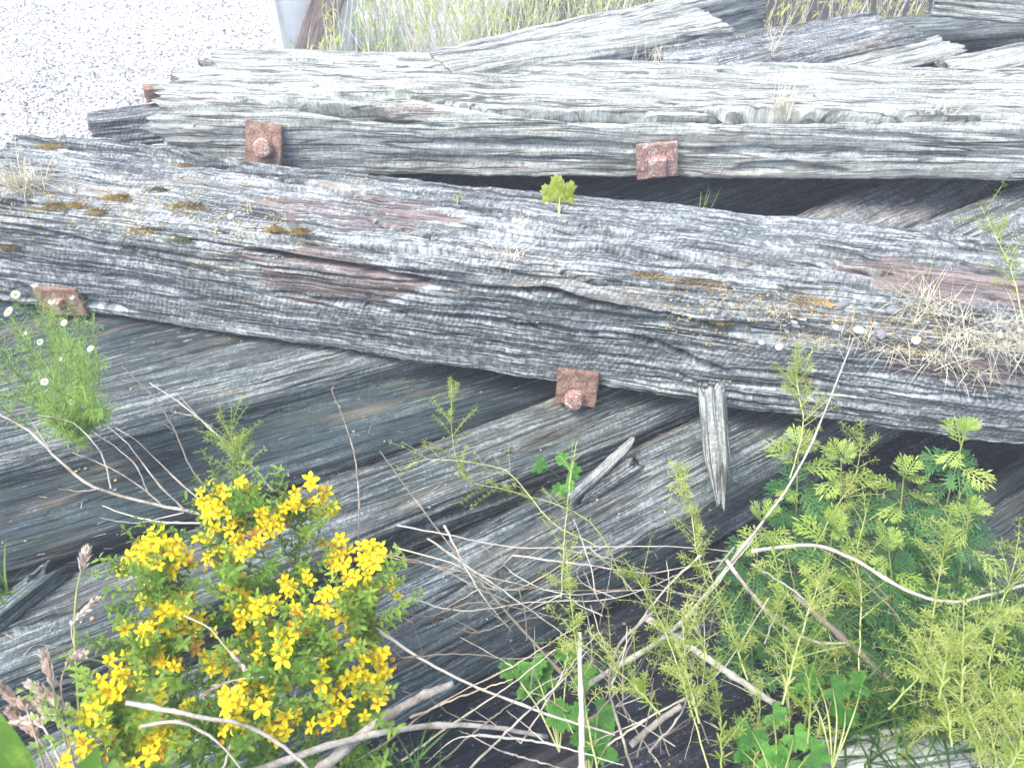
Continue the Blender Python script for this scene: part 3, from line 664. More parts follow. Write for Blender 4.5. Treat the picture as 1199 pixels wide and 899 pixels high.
# ------------------------------------------------------------------ St John's wort
def flower_mesh(k):
    g = Geo(); r = random.Random(40+k)
    ph = r.random()*6
    for i in range(5):
        a = ph+i*2*math.pi/5+r.uniform(-.12, .12); el = r.uniform(-.05, .5)
        d = Vector((math.cos(a)*math.cos(el), math.sin(a)*math.cos(el), math.sin(el)))
        leaf(g, d*.001, d, (0, 0, 1), r.uniform(.0125, .0155), r.uniform(.0068, .0085), 0, 3, r.uniform(-.1, .35), (.75, 1, .8))
    for i in range(13):
        a = r.random()*6.28; el = r.uniform(.5, 1.4); d = Vector((math.cos(a)*math.cos(el), math.sin(a)*math.cos(el), math.sin(el))); L = r.uniform(.006, .0095)
        x = perp(d)[1]*.00035; p = g.v(x), g.v(-x), g.v(d*L-x), g.v(d*L+x); g.q(*p, 1)
        e = g.v(d*L+x*4), g.v(d*(L+.0014)), g.v(d*L-x*4); g.t(*e, 1)
    me = g.mesh('flower', False); me.materials.append(M['petal']); me.materials.append(M['stamen']); return me
FL = [flower_mesh(k) for k in range(5)]
FL[4].materials[0] = M['faded']
def faded_mesh():
    g = Geo(); r = random.Random(77)
    for i in range(5):
        a = i*1.257; d = Vector((math.cos(a)*.5, math.sin(a)*.5, .85)); leaf(g, (0, 0, 0), d, (math.cos(a), math.sin(a), 0), .009, .0045, 0, 2, .1)
    me = g.mesh('flower_bud', False); me.materials.append(M['stamen']); return me
BUD = faded_mesh()
def towards(o, d, s=1.0):
    q = Vector(d).to_track_quat('Z', 'Y'); o.rotation_euler = (q.to_matrix() @ Matrix.Rotation(rnd.uniform(0, 6.28), 3, 'Z')).to_euler(); o.scale = (s, s, s)
def wort(label, base, clusters, dep, nfl=3):
    rt = empty('st_johns_wort', base, label, 'flowering plant', 'yellow-flowered plants at the lower left')
    gs, gl = Geo(), Geo(); B = Vector(base); heads = [D(u+rnd.uniform(-4, 4), v+rnd.uniform(-4, 4), dep+rnd.uniform(-.05, .05)) for u, v in clusters]
    top = max(heads, key=lambda h: h.z); mid = sum(heads, Vector())/len(heads)
    ctl = B.lerp(mid, .5)+Vector((0, -.02, .03)); stem = smooth_line([B, ctl, mid.lerp(ctl, .15), top-Vector((0, 0, .02))], 18)
    tube(gs, [p-B for p in stem], .0022, .0011, 5)
    def leaves(line, L, step, fr=0.0):
        acc = 0; k = 0
        for i in range(1, len(line)):
            seg = line[i]-line[i-1]; n = max(1, int(seg.length/step+rnd.random()))
            if i < len(line)*fr: continue
            for j in range(n):
                p = line[i-1]+seg*((j+rnd.random()*.3)/n); _, x, y = perp(seg); a = k*1.57+rnd.uniform(-.3, .3); k += 1
                for s_ in (0, math.pi):
                    o = x*math.cos(a+s_)+y*math.sin(a+s_); d = (o+seg.normalized()*.6+rv(.2))
                    leaf(gl, p-B, d, seg.normalized()*.6+Vector((0, 0, .8)), L*rnd.uniform(.7, 1.15), L*.36, 0, 3, rnd.uniform(0, .4), (.8, 1, .7))
    leaves(stem, .021, .017, .25)
    for h in heads:
        i = int(len(stem)*rnd.uniform(.45, .75)); j = min(range(len(stem)), key=lambda q: (stem[q]-(h-Vector((0, 0, .12)))).length); st = stem[min(j, len(stem)-2)]
        br = smooth_line([st, st.lerp(h, .5)+Vector((0, 0, -.012))+rv(.006), h-Vector((0, 0, .012))], 8)
        tube(gs, [p-B for p in br], .0012, .0007, 4); leaves(br, .014, .013, .1)
        nf = max(1, nfl+rnd.choice((-1, 0, 0, 1)))
        for f in range(nf):
            off = Vector((rnd.gauss(0, .0125), rnd.gauss(0, .0125), rnd.gauss(.002, .009))); fp = h+off
            tube(gs, [br[-1]-B, (br[-1]+fp)/2-B+rv(.002), fp-B], .0006, .0005, 3)
            o = link('flower', FL[4] if rnd.random() < .04 else FL[rnd.randrange(4)], rt); o.location = fp-B; towards(o, Vector((rnd.uniform(-.7, .7), rnd.uniform(-1.0, .25), rnd.uniform(.45, 1))), rnd.uniform(.62, 1.0))
        for f in range(rnd.choice((1, 2, 3, 4))):
            fp = h+Vector((rnd.gauss(0, .014), rnd.gauss(0, .014), rnd.uniform(-.015, .006))); tube(gs, [br[-1]-B, fp-B], .0006, .0005, 3)
            o = link('flower_bud', BUD, rt); o.location = fp-B; towards(o, (rnd.uniform(-.5, .5), rnd.uniform(-.5, .5), 1), rnd.uniform(.7, 1.1))
    # leafy barren shoots
    for k in range(30):
        st = stem[int(len(stem)*rnd.uniform(.3, .85))]; e = st+Vector((rnd.uniform(-.09, .09), rnd.uniform(-.07, .05), rnd.uniform(.03, .11)))
        br = smooth_line([st, st.lerp(e, .5)+rv(.008), e], 6); tube(gs, [p-B for p in br], .0009, .0005, 3); leaves(br, .014, .008)
    tag(link('stem', gs.mesh('stem'), rt, M['wort_stem'])); tag(link('leaves', gl.mesh('leaves', False), rt, M['wort_leaf']), kind='stuff')
WORT = [
 ('yellow-flowered plant topmost in the clump, heads side by side against the dark timbers', 255, 690, [(262, 592), (285, 580), (300, 596), (248, 606), (278, 612), (246, 585)], 1.22),
 ('yellow-flowered plant at the upper right of the clump with small loose heads', 330, 780, [(358, 580), (376, 588), (298, 630), (338, 600), (392, 640), (322, 612)], 1.20),
 ('yellow-flowered plant leaning out left, with a lone head above the grass spike', 215, 800, [(165, 652), (192, 640), (176, 697), (214, 702), (212, 660), (170, 640)], 1.15),
 ('yellow-flowered plant in the middle of the clump with a full round head', 290, 800, [(342, 680), (288, 690), (284, 716), (300, 740), (255, 646), (272, 660)], 1.14),
 ('yellow-flowered plant on the right edge of the clump beside the bare twigs', 400, 830, [(430, 650), (412, 668), (440, 690), (420, 722), (402, 700), (432, 745), (450, 770)], 1.12),
 ('yellow-flowered plant on the left of the clump with a large double head', 235, 860, [(180, 732), (200, 722), (172, 760), (226, 736), (188, 772), (160, 785)], 1.08),
 ('yellow-flowered plant low in the centre of the clump, under the others', 320, 880, [(340, 746), (318, 720), (312, 768), (345, 790), (292, 800), (310, 815), (255, 778)], 1.05),
 ('yellow-flowered plant low on the right of the clump with many leaves', 410, 900, [(398, 768), (388, 795), (368, 720), (420, 795), (392, 838), (436, 806)], 1.04),
 ('yellow-flowered plant nearest the lower left corner, over the dry seed heads', 150, 930, [(130, 808), (112, 832), (150, 838), (118, 868), (158, 862), (176, 872), (136, 852)], .92),
 ('yellow-flowered plant at the bottom edge under the long pale stalk', 270, 950, [(230, 832), (266, 830), (276, 846), (170, 850), (205, 862), (335, 842), (322, 856)], .95),
]
for lab, bu, bv, cl, dep in WORT:
    b0 = D(bu, bv+170, dep-.10); base = Vector((b0.x, b0.y, .0)); base.z = max(.02, min(.5, D(bu, bv+190, dep).z-.22))
    wort(lab, base, cl, dep, 10)

# ------------------------------------------------------------------ bedstraw: thin stems with whorls of narrow leaves
def bedstraw(label, pts, whorl=.024, L=.016, group='whorled bedstraw stems', side=.5, tip=True, r=.0011, mat=('bed_stem', 'bed')):
    line = smooth_line(pts, 22, .0009, rnd.randrange(999)); B = line[0].copy()
    rt = empty('bedstraw', B, label, 'weed', group); gs, gl = Geo(), Geo()
    tube(gs, [p-B for p in line], r*1.2, r*.5, 4)
    def whorls(ln, L, step, t0=0):
        acc = 0
        for a, b in zip(ln, ln[1:]):
            acc += (b-a).length
            if acc < step: continue
            acc = 0; d, x, y = perp(b-a); ph = rnd.random()*6; n = rnd.choice((5, 6, 7))
            for k in range(n):
                an = ph+k*6.283/n; o = x*math.cos(an)+y*math.sin(an)+d*rnd.uniform(.1, .7)
                leaf(gl, b-B, o, d, L*rnd.uniform(.7, 1.2), L*.17, 0, 2, rnd.uniform(-.1, .35), (.9, .9))
    whorls(line, L, whorl)
    for k in range(int(len(line)*side)):
        i = rnd.randrange(int(len(line)*.25), len(line)-1); p = line[i]; d, x, y = perp(line[i+1]-line[i]); a = rnd.random()*6.28
        e = p+(x*math.cos(a)+y*math.sin(a)+d*.9)*rnd.uniform(.02, .055); br = smooth_line([p, p.lerp(e, .5)+Vector((0, 0, .004)), e], 6)
        tube(gs, [q-B for q in br], r*.55, r*.3, 3); whorls(br, L*.55, whorl*.42)
        for q in range(rnd.choice((0, 2, 4))):          # tiny fruits / buds
            c = e+rv(.006); v = [gl.v(c-B+Vector(w)*.0014) for w in ((1, 0, 0), (-1, 0, 0), (0, 1, 0), (0, -1, 0), (0, 0, 1), (0, 0, -1))]
            for f in ((0, 2, 4), (2, 1, 4), (1, 3, 4), (3, 0, 4)): gl.t(*(v[w] for w in f))
    link('stem', gs.mesh('stem'), rt, M[mat[0]]); tag(link('whorls', gl.mesh('whorls', False), rt, M[mat[1]]), kind='stuff')
def DL(l): return [D(*p) for p in l]
bedstraw('bedstraw stem curving up from the twig tangle to the middle of the thick timber', DL([(735, 690, 1.35), (690, 610, 1.36), (600, 575, 1.38), (545, 560, 1.4), (530, 510, 1.42), (528, 452, 1.42)]), .014, .014, side=1.2)
bedstraw('bedstraw stem arching left and ending beside the flat dark timber at mid left', DL([(700, 640, 1.36), (645, 610, 1.36), (605, 562, 1.37), (575, 545, 1.38), (500, 538, 1.4), (470, 550, 1.41)]), .03, .016, side=.5)
bedstraw('straight bedstraw stem with a budded tip rising beside the lobed leaves', DL([(657, 700, 1.33), (662, 620, 1.36), (668, 560, 1.38), (676, 516, 1.4)]), .04, .010, side=.3)
bedstraw('bedstraw sprig standing above the topmost yellow flowers', DL([(285, 610, 1.28), (282, 575, 1.28), (278, 540, 1.28), (268, 505, 1.29)]), .012, .016, side=1.5)
bedstraw('bedstraw sprig with a leaning top at the right border of the thick timber', DL([(1199, 380, 1.35), (1185, 320, 1.37), (1165, 275, 1.38), (1148, 240, 1.39)]), .02, .018, side=.8)
for k, (lab, pl) in enumerate([
  ('tall bedstraw stem rising from the bottom edge past the feathery leaves', [(925, 930, 1.0), (922, 800, 1.05), (912, 690, 1.12), (905, 630, 1.2)]),
  ('bedstraw stem crossing the arching dry stalk in the lower right', [(1005, 800, 1.1), (1008, 700, 1.15), (1003, 650, 1.2), (1018, 585, 1.24)]),
  ('bedstraw stem beside the green grass tuft at the lower right', [(1078, 820, 1.05), (1090, 740, 1.1), (1104, 650, 1.16), (1112, 600, 1.2)]),
  ('bedstraw stem slanting across the far lower right towards the border', [(1040, 830, 1.0), (1100, 770, 1.02), (1160, 730, 1.04), (1215, 690, 1.06)]),
  ('bedstraw stem at the lower right border with a drooping end', [(1199, 870, .9), (1160, 800, .95), (1170, 720, 1.0), (1195, 640, 1.05)]),
  ('bedstraw stem in the dark hollow left of the diagonal stick', [(830, 900, 1.02), (800, 800, 1.08), (770, 720, 1.15), (735, 660, 1.2)]),
  ('bedstraw stem rising through the pale twig fan in the centre', [(700, 905, 1.0), (680, 800, 1.08), (668, 700, 1.16), (662, 640, 1.22)]),
  ('short bedstraw stem over the sawn hollow beneath the thick timber', [(950, 650, 1.3), (975, 600, 1.33), (1000, 560, 1.35), (1010, 515, 1.36)]),
  ('bedstraw stem leaning right over the thick timber near the dry grass', [(925, 560, 1.33), (940, 500, 1.34), (935, 460, 1.35), (930, 420, 1.36)]),
  ('slender bedstraw stem left of the hanging splinter foot', [(830, 690, 1.3), (815, 640, 1.3), (808, 590, 1.31), (800, 545, 1.31)]),
  ]): bedstraw(lab, DL(pl), .018, .019, side=.9)
for k in range(28):
    u = rnd.uniform(770, 1215); v = rnd.uniform(790, 940) if u > 860 else rnd.uniform(760, 930); dep = rnd.uniform(.92, 1.28)-max(0, (v-700))*.0006
    a = rnd.gauss(.1, .5); h = rnd.uniform(60, 150)
    if k < 14: u = rnd.uniform(880, 1200); v = rnd.uniform(800, 920)
    p0 = (u, v, dep-.05); p1 = (u+math.sin(a)*h*.5+rnd.uniform(-8, 8), v-math.cos(a)*h*.5, dep); p2 = (u+math.sin(a*1.5)*h, v-math.cos(a)*h, dep+.03)
    bedstraw('one of the many yellow-green bedstraw stems crowding the lower right', DL([p0, p1, p2]), rnd.uniform(.012, .02), rnd.uniform(.012, .018), 'crowded bedstraw stems', side=.6)

# ------------------------------------------------------------------ mugwort (feathery leaves)
def mug_leaf(k):
    g = Geo(); r = random.Random(k+90); L = .058
    for i in range(5):
        t = .22+.7*i/5; w = (.030*(1-abs(t-.5)*1.2))*r.uniform(.85, 1.1)
        for s in (-1, 1):
            b = Vector((0, L*t, 0)); d = Vector((s*1.0, .75, r.uniform(-.1, .25))); leaf(g, b, d, (0, 0, 1), w, w*.15, 0, 2, .25, (1, .8))
            for q in (.35, .65):
                for s2 in (-1, 1):
                    bb = b+d.normalized()*w*q; d2 = Vector((s*.6+s2*.55, .8-s*s2*.5, r.uniform(-.15, .25))); leaf(g, bb, d2, (0, 0, 1), w*.5, w*.12, 0, 1, .1, (1,))
    leaf(g, (0, L*.9, 0), (0, 1, 0), (0, 0, 1), .016, .004, 0, 2, .1, (1, .8)); leaf(g, (0, 0, 0), (0, 1, 0), (0, 0, 1), L, .0022, 0, 3, 0, (1, 1, 1))
    for i, v in enumerate(g.V): g.V[i] = (v[0], v[1], v[2]-3.0*v[1]**2)
    return g.mesh('leaf', False)
MLa = [mug_leaf(k) for k in range(3)]; [m.materials.append(M['mug']) for m in MLa]
MLb = [m.copy() for m in MLa]
for m in MLb: m.materials[0] = M['mug_top']
def mugwort(label, base, top, n=16, s=1.0, tops=5):
    B = Vector(base); T = Vector(top); rt = empty('mugwort', B, label, 'weed', 'feathery-leaved plants under the thick timber')
    ln = smooth_line([B, B.lerp(T, .5)+rv(.015), T], 12); g = Geo(); tube(g, [p-B for p in ln], .0028, .0012, 5); link('stem', g.mesh('stem'), rt, M['wort_stem'])
    for k in range(n+tops):
        up_ = k >= n; t = 1.0 if up_ else .25+.72*k/n; p = B.lerp(T, t) if not up_ else T; p = ln[min(len(ln)-1, int(t*(len(ln)-1)))]
        a = k*2.4; el = rnd.uniform(-.1, .5) if not up_ else rnd.uniform(.6, 1.3); d = Vector((math.cos(a)*math.cos(el), math.sin(a)*math.cos(el), math.sin(el)))
        zz = (Vector((0, 0, 1))-d*d.z).normalized(); xx = d.cross(zz); mx = Matrix((xx, d, zz)).transposed() @ Matrix.Rotation(rnd.uniform(-.4, .4), 3, 'Y')
        o = link('leaf', rnd.choice(MLb if up_ or k > n*.9 else MLa), rt); o.location = p-B; o.rotation_euler = mx.to_euler(); q = s*rnd.uniform(.75, 1.25)*(.6 if up_ else 1); o.scale = (q, q, q)
for lab, bu, bv, tu, tv, dep, n in [
  ('feathery-leaved plant nearest the hanging splinter, with a yellow-green tip', 950, 700, 935, 525, 1.36, 16),
  ('feathery-leaved plant whose pale tip reaches up in front of the thick timber', 1010, 690, 985, 535, 1.36, 15),
  ('feathery-leaved plant with blue-green leaves around a yellow bud in the middle of the group', 1060, 680, 1058, 560, 1.35, 16),
  ('feathery-leaved plant with its brush-like tip standing against the thick timber at far right', 1110, 670, 1130, 505, 1.34, 14),
  ('feathery-leaved plant lowest in the group, above the arching dry stalk', 960, 760, 975, 620, 1.28, 16),
  ('feathery-leaved plant spreading beneath the others towards the splinter foot', 900, 740, 892, 610, 1.30, 15),
  ('feathery-leaved plant at the right of the group in front of the blue-black timber', 1150, 720, 1135, 600, 1.28, 14),
  ('feathery-leaved plant in the lower middle of the group, half hidden by bedstraw', 1050, 740, 1040, 635, 1.26, 14)]:
    T = D(tu, tv, dep); Bq = D(bu, bv+60, dep-.02); mugwort(lab, (Bq.x, Bq.y, max(.05, Bq.z-.1)), T, n+20, .95)

# ------------------------------------------------------------------ lobed leaves
def lobed_mesh(k):
    g = Geo(); r = random.Random(k+300)
    for i in range(5):
        a = math.radians(-100+50*i)+r.uniform(-.08, .08); d = Vector((math.sin(a), math.cos(a), .05)); L = .034*(1-.10*abs(i-2)); leaf(g, (0, 0, 0), d, (0, 0, 1), L, L*.62, 0, 3, .25, (.45, 1, .95))
        for s in (-1, 1):
            for q in (.5, .72):
                d2 = Vector((math.sin(a+s*.7), math.cos(a+s*.7), .05)); leaf(g, d*L*q+Vector((0, 0, .0005)), d2, (0, 0, 1), L*.36, L*.22, 0, 2, .2, (1, .8))
    return g.mesh('leaf', False)
LB = [lobed_mesh(k) for k in range(3)]; [m.materials.append(M['lobed']) for m in LB]
LBy = [m.copy() for m in LB]
for m in LBy: m.materials[0] = M['yg']
def lobed(label, base, spots, mats=None, s=1.0, upright=False, name='lobed_weed', group='lobed-leaved seedlings'):
    B = Vector(base); rt = empty(name, B, label, 'weed', group); g = Geo()
    for (u, v, dep) in spots:
        p = D(u, v, dep); tube(g, [q-B for q in smooth_line([B, B.lerp(p, .5)+Vector((0, 0, .02)), p], 8)], .0012, .0008, 4)
        o = link('leaf', rnd.choice(mats or LB), rt); o.location = p-B; q = s*rnd.uniform(.8, 1.2); o.scale = (q, q, q)
        d = Vector((rnd.uniform(-1, 1), rnd.uniform(-1, .3), rnd.uniform(-.1, .1))).normalized(); zz = Vector((rnd.uniform(-.3, .3), rnd.uniform(-.7, 0), 1)); zz = (zz-d*zz.dot(d)).normalized()
        if upright:
            d = Vector((rnd.uniform(-.25, .25), .15, 1)).normalized(); zz = Vector((rnd.uniform(-.4, .4), -1, .3)); zz = (zz-d*zz.dot(d)).normalized()
        o.rotation_euler = Matrix((d.cross(zz), d, zz)).transposed().to_euler()
    link('stalk', g.mesh('stalk'), rt, M['bed_stem'])
lobed('lobed green leaves growing from the gap beside the pale split strip', L3.hit(668, 575), [(628, 543, 1.62), (662, 538, 1.63), (667, 552, 1.62), (663, 567, 1.6), (656, 572, 1.6)], s=.72)
lobed('lobed green leaves low in the centre of the twig tangle', D(655, 880, 1.15), [(622, 775, 1.2), (645, 790, 1.2), (665, 765, 1.22), (610, 800, 1.2), (640, 815, 1.18), (600, 785, 1.22)], s=.85)
lobed('bright lobed leaves on a tall stalk beside the thick pale stem, bottom centre', D(690, 920, 1.1), [(682, 790, 1.15), (700, 835, 1.12), (675, 840, 1.14), (690, 860, 1.1), (712, 870, 1.1), (660, 835, 1.15)], s=.95)
lobed('lobed green leaves at the bottom edge right of the diagonal stick', D(905, 940, .95), [(880, 855, 1.0), (905, 835, 1.02), (930, 860, 1.0), (895, 885, .97), (925, 890, .97), (865, 875, 1.0), (950, 880, .98)], s=.72)
lobed('lobed green leaves half under bedstraw at the lower right', D(975, 900, 1.0), [(955, 790, 1.08), (975, 805, 1.06), (940, 800, 1.08), (990, 830, 1.05), (1010, 800, 1.06)], s=.7)
lobed('yellow-green seedling with round leaves rooted on top of the thick timber', main.hit(655, 252), [(653, 243, 1.93), (655, 232, 1.93), (649, 247, 1.92), (658, 248, 1.92)], LBy, s=1.5, upright=True, name='seedling', group=None)
lobed('tiny yellow-green seedling on the bare brown patch of the thick timber', main.hit(536, 240), [(535, 236, 1.95), (539, 238, 1.94)], LBy, s=.7, upright=True, name='seedling', group=None)

# ------------------------------------------------------------------ dry stalks and twigs
def stalk(label, pts, r0, r1, br=(), name='dry_stalk', mat='bark', group='dry stalks in the tangle', wob=.0007, n=26):
    line = smooth_line(DL(pts), n, wob, rnd.randrange(9999)); B = line[0].copy(); g = Geo(); tube(g, [p-B for p in line], r0, r1, 6, 0, .06)
    for b in br: tube(g, [p-B for p in smooth_line(DL(b[0]), 12, .0008, rnd.randrange(9999))], b[1], b[1]*.35, 5, 0, .1)
    o = link(name, g.mesh(name), None, M[mat]); o.location = B; return tag(o, label, 'stalk', group)
stalk('thick pale stalk curving in from the bottom edge below the yellow flowers', [(360, 915, .93), (430, 855, .97), (480, 822, 1.0), (530, 800, 1.03)], .0075, .0050)
stalk('long pale stalk arching low across the bottom centre over the thick one', [(290, 905, .9), (400, 868, .94), (500, 850, 1.0), (570, 850, 1.05), (640, 862, 1.1)], .0050, .0030)
stalk('pale stalk lying in front of the yellow flowers with a bend to the right', [(148, 822, .86), (230, 838, .86), (290, 850, .87), (340, 880, .87), (375, 915, .86)], .0028, .0018, [([(165, 850, .86), (210, 845, .86), (255, 868, .86), (290, 910, .85)], .0022), ([(260, 905, .86), (270, 872, .86)], .002)])
stalk('straight pale stalk rising from the tangle to its tip above the thick timber', [(690, 800, 1.12), (790, 735, 1.2), (870, 640, 1.26), (940, 540, 1.3), (1000, 395, 1.36)], .0042, .0010)
stalk('thick grey stick pointing down to the right in the dark hollow', [(755, 722, 1.25), (820, 765, 1.2), (905, 822, 1.14)], .0065, .0050, name='fallen_stick', group=None)
stalk('grey stick half hidden in the bedstraw, running down to the bottom right', [(930, 695, 1.2), (990, 750, 1.16), (1040, 795, 1.12), (1105, 848, 1.06)], .0052, .0042, name='fallen_stick', group=None)
stalk('short broken stick in the hollow under the diagonal one', [(738, 872, 1.15), (770, 845, 1.16), (797, 826, 1.17)], .0050, .0046, name='fallen_stick', group=None)
stalk('dry stalk arching over the lower right and dipping towards the border', [(880, 645, 1.22), (950, 638, 1.2), (1000, 655, 1.17), (1060, 690, 1.14), (1120, 704, 1.12), (1210, 682, 1.08)], .0032, .0022)
stalk('dry stalk hooking down from the centre to the grey stick, lower right', [(850, 655, 1.24), (880, 695, 1.2), (920, 735, 1.17), (960, 752, 1.15), (995, 752, 1.13)], .0036, .0020)
stalk('dry stalk bowed like a bracket left of the diagonal stick', [(765, 715, 1.18), (725, 755, 1.15), (713, 800, 1.12), (725, 850, 1.07), (745, 915, 1.0)], .0026, .0018)
stalk('upright thick pale stem at the bottom edge below the bright lobed leaves', [(682, 930, 1.0), (681, 850, 1.04), (679, 740, 1.1)], .0050, .0030)
stalk('branched bare twig reaching left across the dark timbers from behind the flowers', [(300, 628, 1.30), (236, 602, 1.30), (180, 590, 1.31), (110, 570, 1.32), (70, 540, 1.33), (35, 505, 1.35), (-10, 480, 1.37)], .0034, .0016,
  [([(190, 592, 1.31), (165, 570, 1.31), (130, 548, 1.32), (85, 530, 1.33)], .0016), ([(130, 572, 1.32), (118, 530, 1.33), (85, 495, 1.34), (45, 486, 1.35)], .0018), ([(175, 580, 1.31), (155, 540, 1.31), (110, 506, 1.32)], .0014),
   ([(215, 596, 1.3), (180, 560, 1.31), (150, 520, 1.32), (125, 498, 1.32)], .0018), ([(245, 594, 1.3), (200, 555, 1.31), (165, 520, 1.32), (135, 500, 1.32)], .0015), ([(120, 572, 1.32), (95, 575, 1.32), (68, 572, 1.33)], .0012), ([(60, 530, 1.33), (45, 505, 1.34), (28, 482, 1.35)], .0012)], name='bare_twig')
stalk('bare twig with a forked top crossing the dark timbers above the flowers', [(248, 580, 1.32), (222, 545, 1.33), (205, 505, 1.34), (180, 465, 1.35), (142, 428, 1.36)], .0018, .0008, [([(205, 505, 1.34), (182, 490, 1.34)], .0009), ([(195, 490, 1.34), (222, 475, 1.35)], .0008), ([(183, 468, 1.35), (152, 436, 1.36)], .0008)], name='bare_twig')
stalk('bare twig leaning left from the bedstraw sprig above the flowers', [(320, 575, 1.3), (290, 540, 1.31), (250, 505, 1.32), (215, 475, 1.33), (175, 448, 1.34)], .0019, .0008, [([(250, 505, 1.32), (225, 480, 1.33), (205, 458, 1.34)], .0008), ([(232, 488, 1.33), (200, 482, 1.34)], .0008)], name='bare_twig')
stalk('lower bare twig lying along the pale streaked timber behind the flowers', [(236, 612, 1.28), (190, 611, 1.29), (150, 603, 1.3), (120, 592, 1.31)], .0018, .0009, [([(215, 600, 1.29), (160, 612, 1.29), (118, 606, 1.3)], .001)], name='bare_twig')
stalk('fine dry stalk standing up left of centre to a pointed tip', [(420, 640, 1.32), (420, 580, 1.34), (412, 520, 1.36), (388, 455, 1.38)], .0018, .0008)
stalk('long dry stalk slanting from the fan to the upper left over two dark timbers', [(660, 790, 1.2), (610, 735, 1.22), (540, 655, 1.28), (490, 590, 1.32), (445, 528, 1.36)], .0026, .0010)
stalk('dry stalk crossing from the flowers to the lower centre of the tangle', [(440, 735, 1.12), (500, 775, 1.12), (560, 805, 1.12), (640, 835, 1.1), (720, 860, 1.08)], .0024, .0014)
FAN = [[(400, 640), (470, 655), (560, 672), (640, 690), (730, 690)], [(460, 640), (530, 660), (600, 690), (690, 640)], [(465, 615), (520, 625), (600, 640), (700, 640), (800, 640), (870, 648)], [(430, 645), (500, 660), (580, 690), (660, 680), (740, 645)],
       [(480, 700), (540, 715), (620, 705), (720, 700), (800, 670)], [(455, 708), (500, 722), (560, 705), (640, 720), (700, 735)], [(600, 650), (680, 660), (760, 670), (850, 655)], [(640, 640), (720, 655), (790, 680), (860, 660)],
       [(585, 645), (600, 670), (660, 695), (760, 690), (830, 700)], [(470, 770), (540, 765), (620, 770), (690, 745)], [(530, 735), (560, 740), (590, 728), (595, 712)], [(500, 630), (580, 685), (650, 735), (720, 790)],
       [(520, 615), (560, 690), (600, 740)], [(690, 640), (740, 690), (775, 745), (760, 800)], [(820, 650), (770, 700), (730, 760), (705, 830)], [(860, 640), (810, 700), (760, 760), (720, 840)],
       [(450, 870), (520, 820), (600, 780), (680, 730)], [(470, 890), (540, 840), (600, 800), (650, 760)], [(500, 905), (570, 845), (610, 815)], [(540, 910), (600, 850), (650, 805), (690, 760)],
       [(480, 840), (540, 815), (600, 795)], [(560, 860), (640, 870), (730, 895)], [(590, 880), (680, 905)], [(610, 870), (660, 790), (700, 740)], [(880, 660), (940, 700), (985, 760)], [(1005, 660), (1040, 700), (1075, 730)],
       [(1010, 680), (1050, 720), (1080, 770)], [(830, 870), (800, 800), (770, 760)], [(760, 880), (800, 830), (815, 760)], [(700, 880), (760, 840), (840, 790), (900, 700)]]
for k, l in enumerate(FAN):
    d0 = 1.28-max(0, (sum(p[1] for p in l)/len(l)-640))*.0011
    pts = [(u, v, d0+rnd.uniform(-.03, .03)) for u, v in l]; br = []
    for q in range(rnd.choice((0, 1, 2, 2))):
        i = rnd.randrange(len(l)-1); u, v, dd = pts[i]; s = rnd.choice((-1, 1)); br.append(([(u, v, dd), (u-rnd.uniform(15, 40), v+s*rnd.uniform(5, 20), dd+.01), (u-rnd.uniform(40, 80), v+s*rnd.uniform(12, 45), dd+.02)], .0010))
    stalk('one of the bleached twigs fanned across the tangle in the lower centre', [p for p in pts], rnd.uniform(.0011, .0021), .0006, br, 'bare_twig', rnd.choice(('bark', 'bark', 'straw')), 'fanned twigs in the tangle', .001)
for k in range(46):
    u = rnd.gauss(760, 90); v = rnd.uniform(690, 900); a = rnd.uniform(-1.2, 1.2); h = rnd.uniform(40, 120); dep = rnd.uniform(1.05, 1.3)
    stalk('one of the bleached twigs fanned across the tangle in the lower centre', [(u, v, dep), (u+math.sin(a)*h*.5+rnd.uniform(-8, 8), v-math.cos(a)*h*.5, dep), (u+math.sin(a)*h, v-math.cos(a)*h, dep+.02)], rnd.uniform(.0008, .0016), .0005, (), 'bare_twig', rnd.choice(('bark', 'straw')), 'fanned twigs in the tangle', .001, 10)

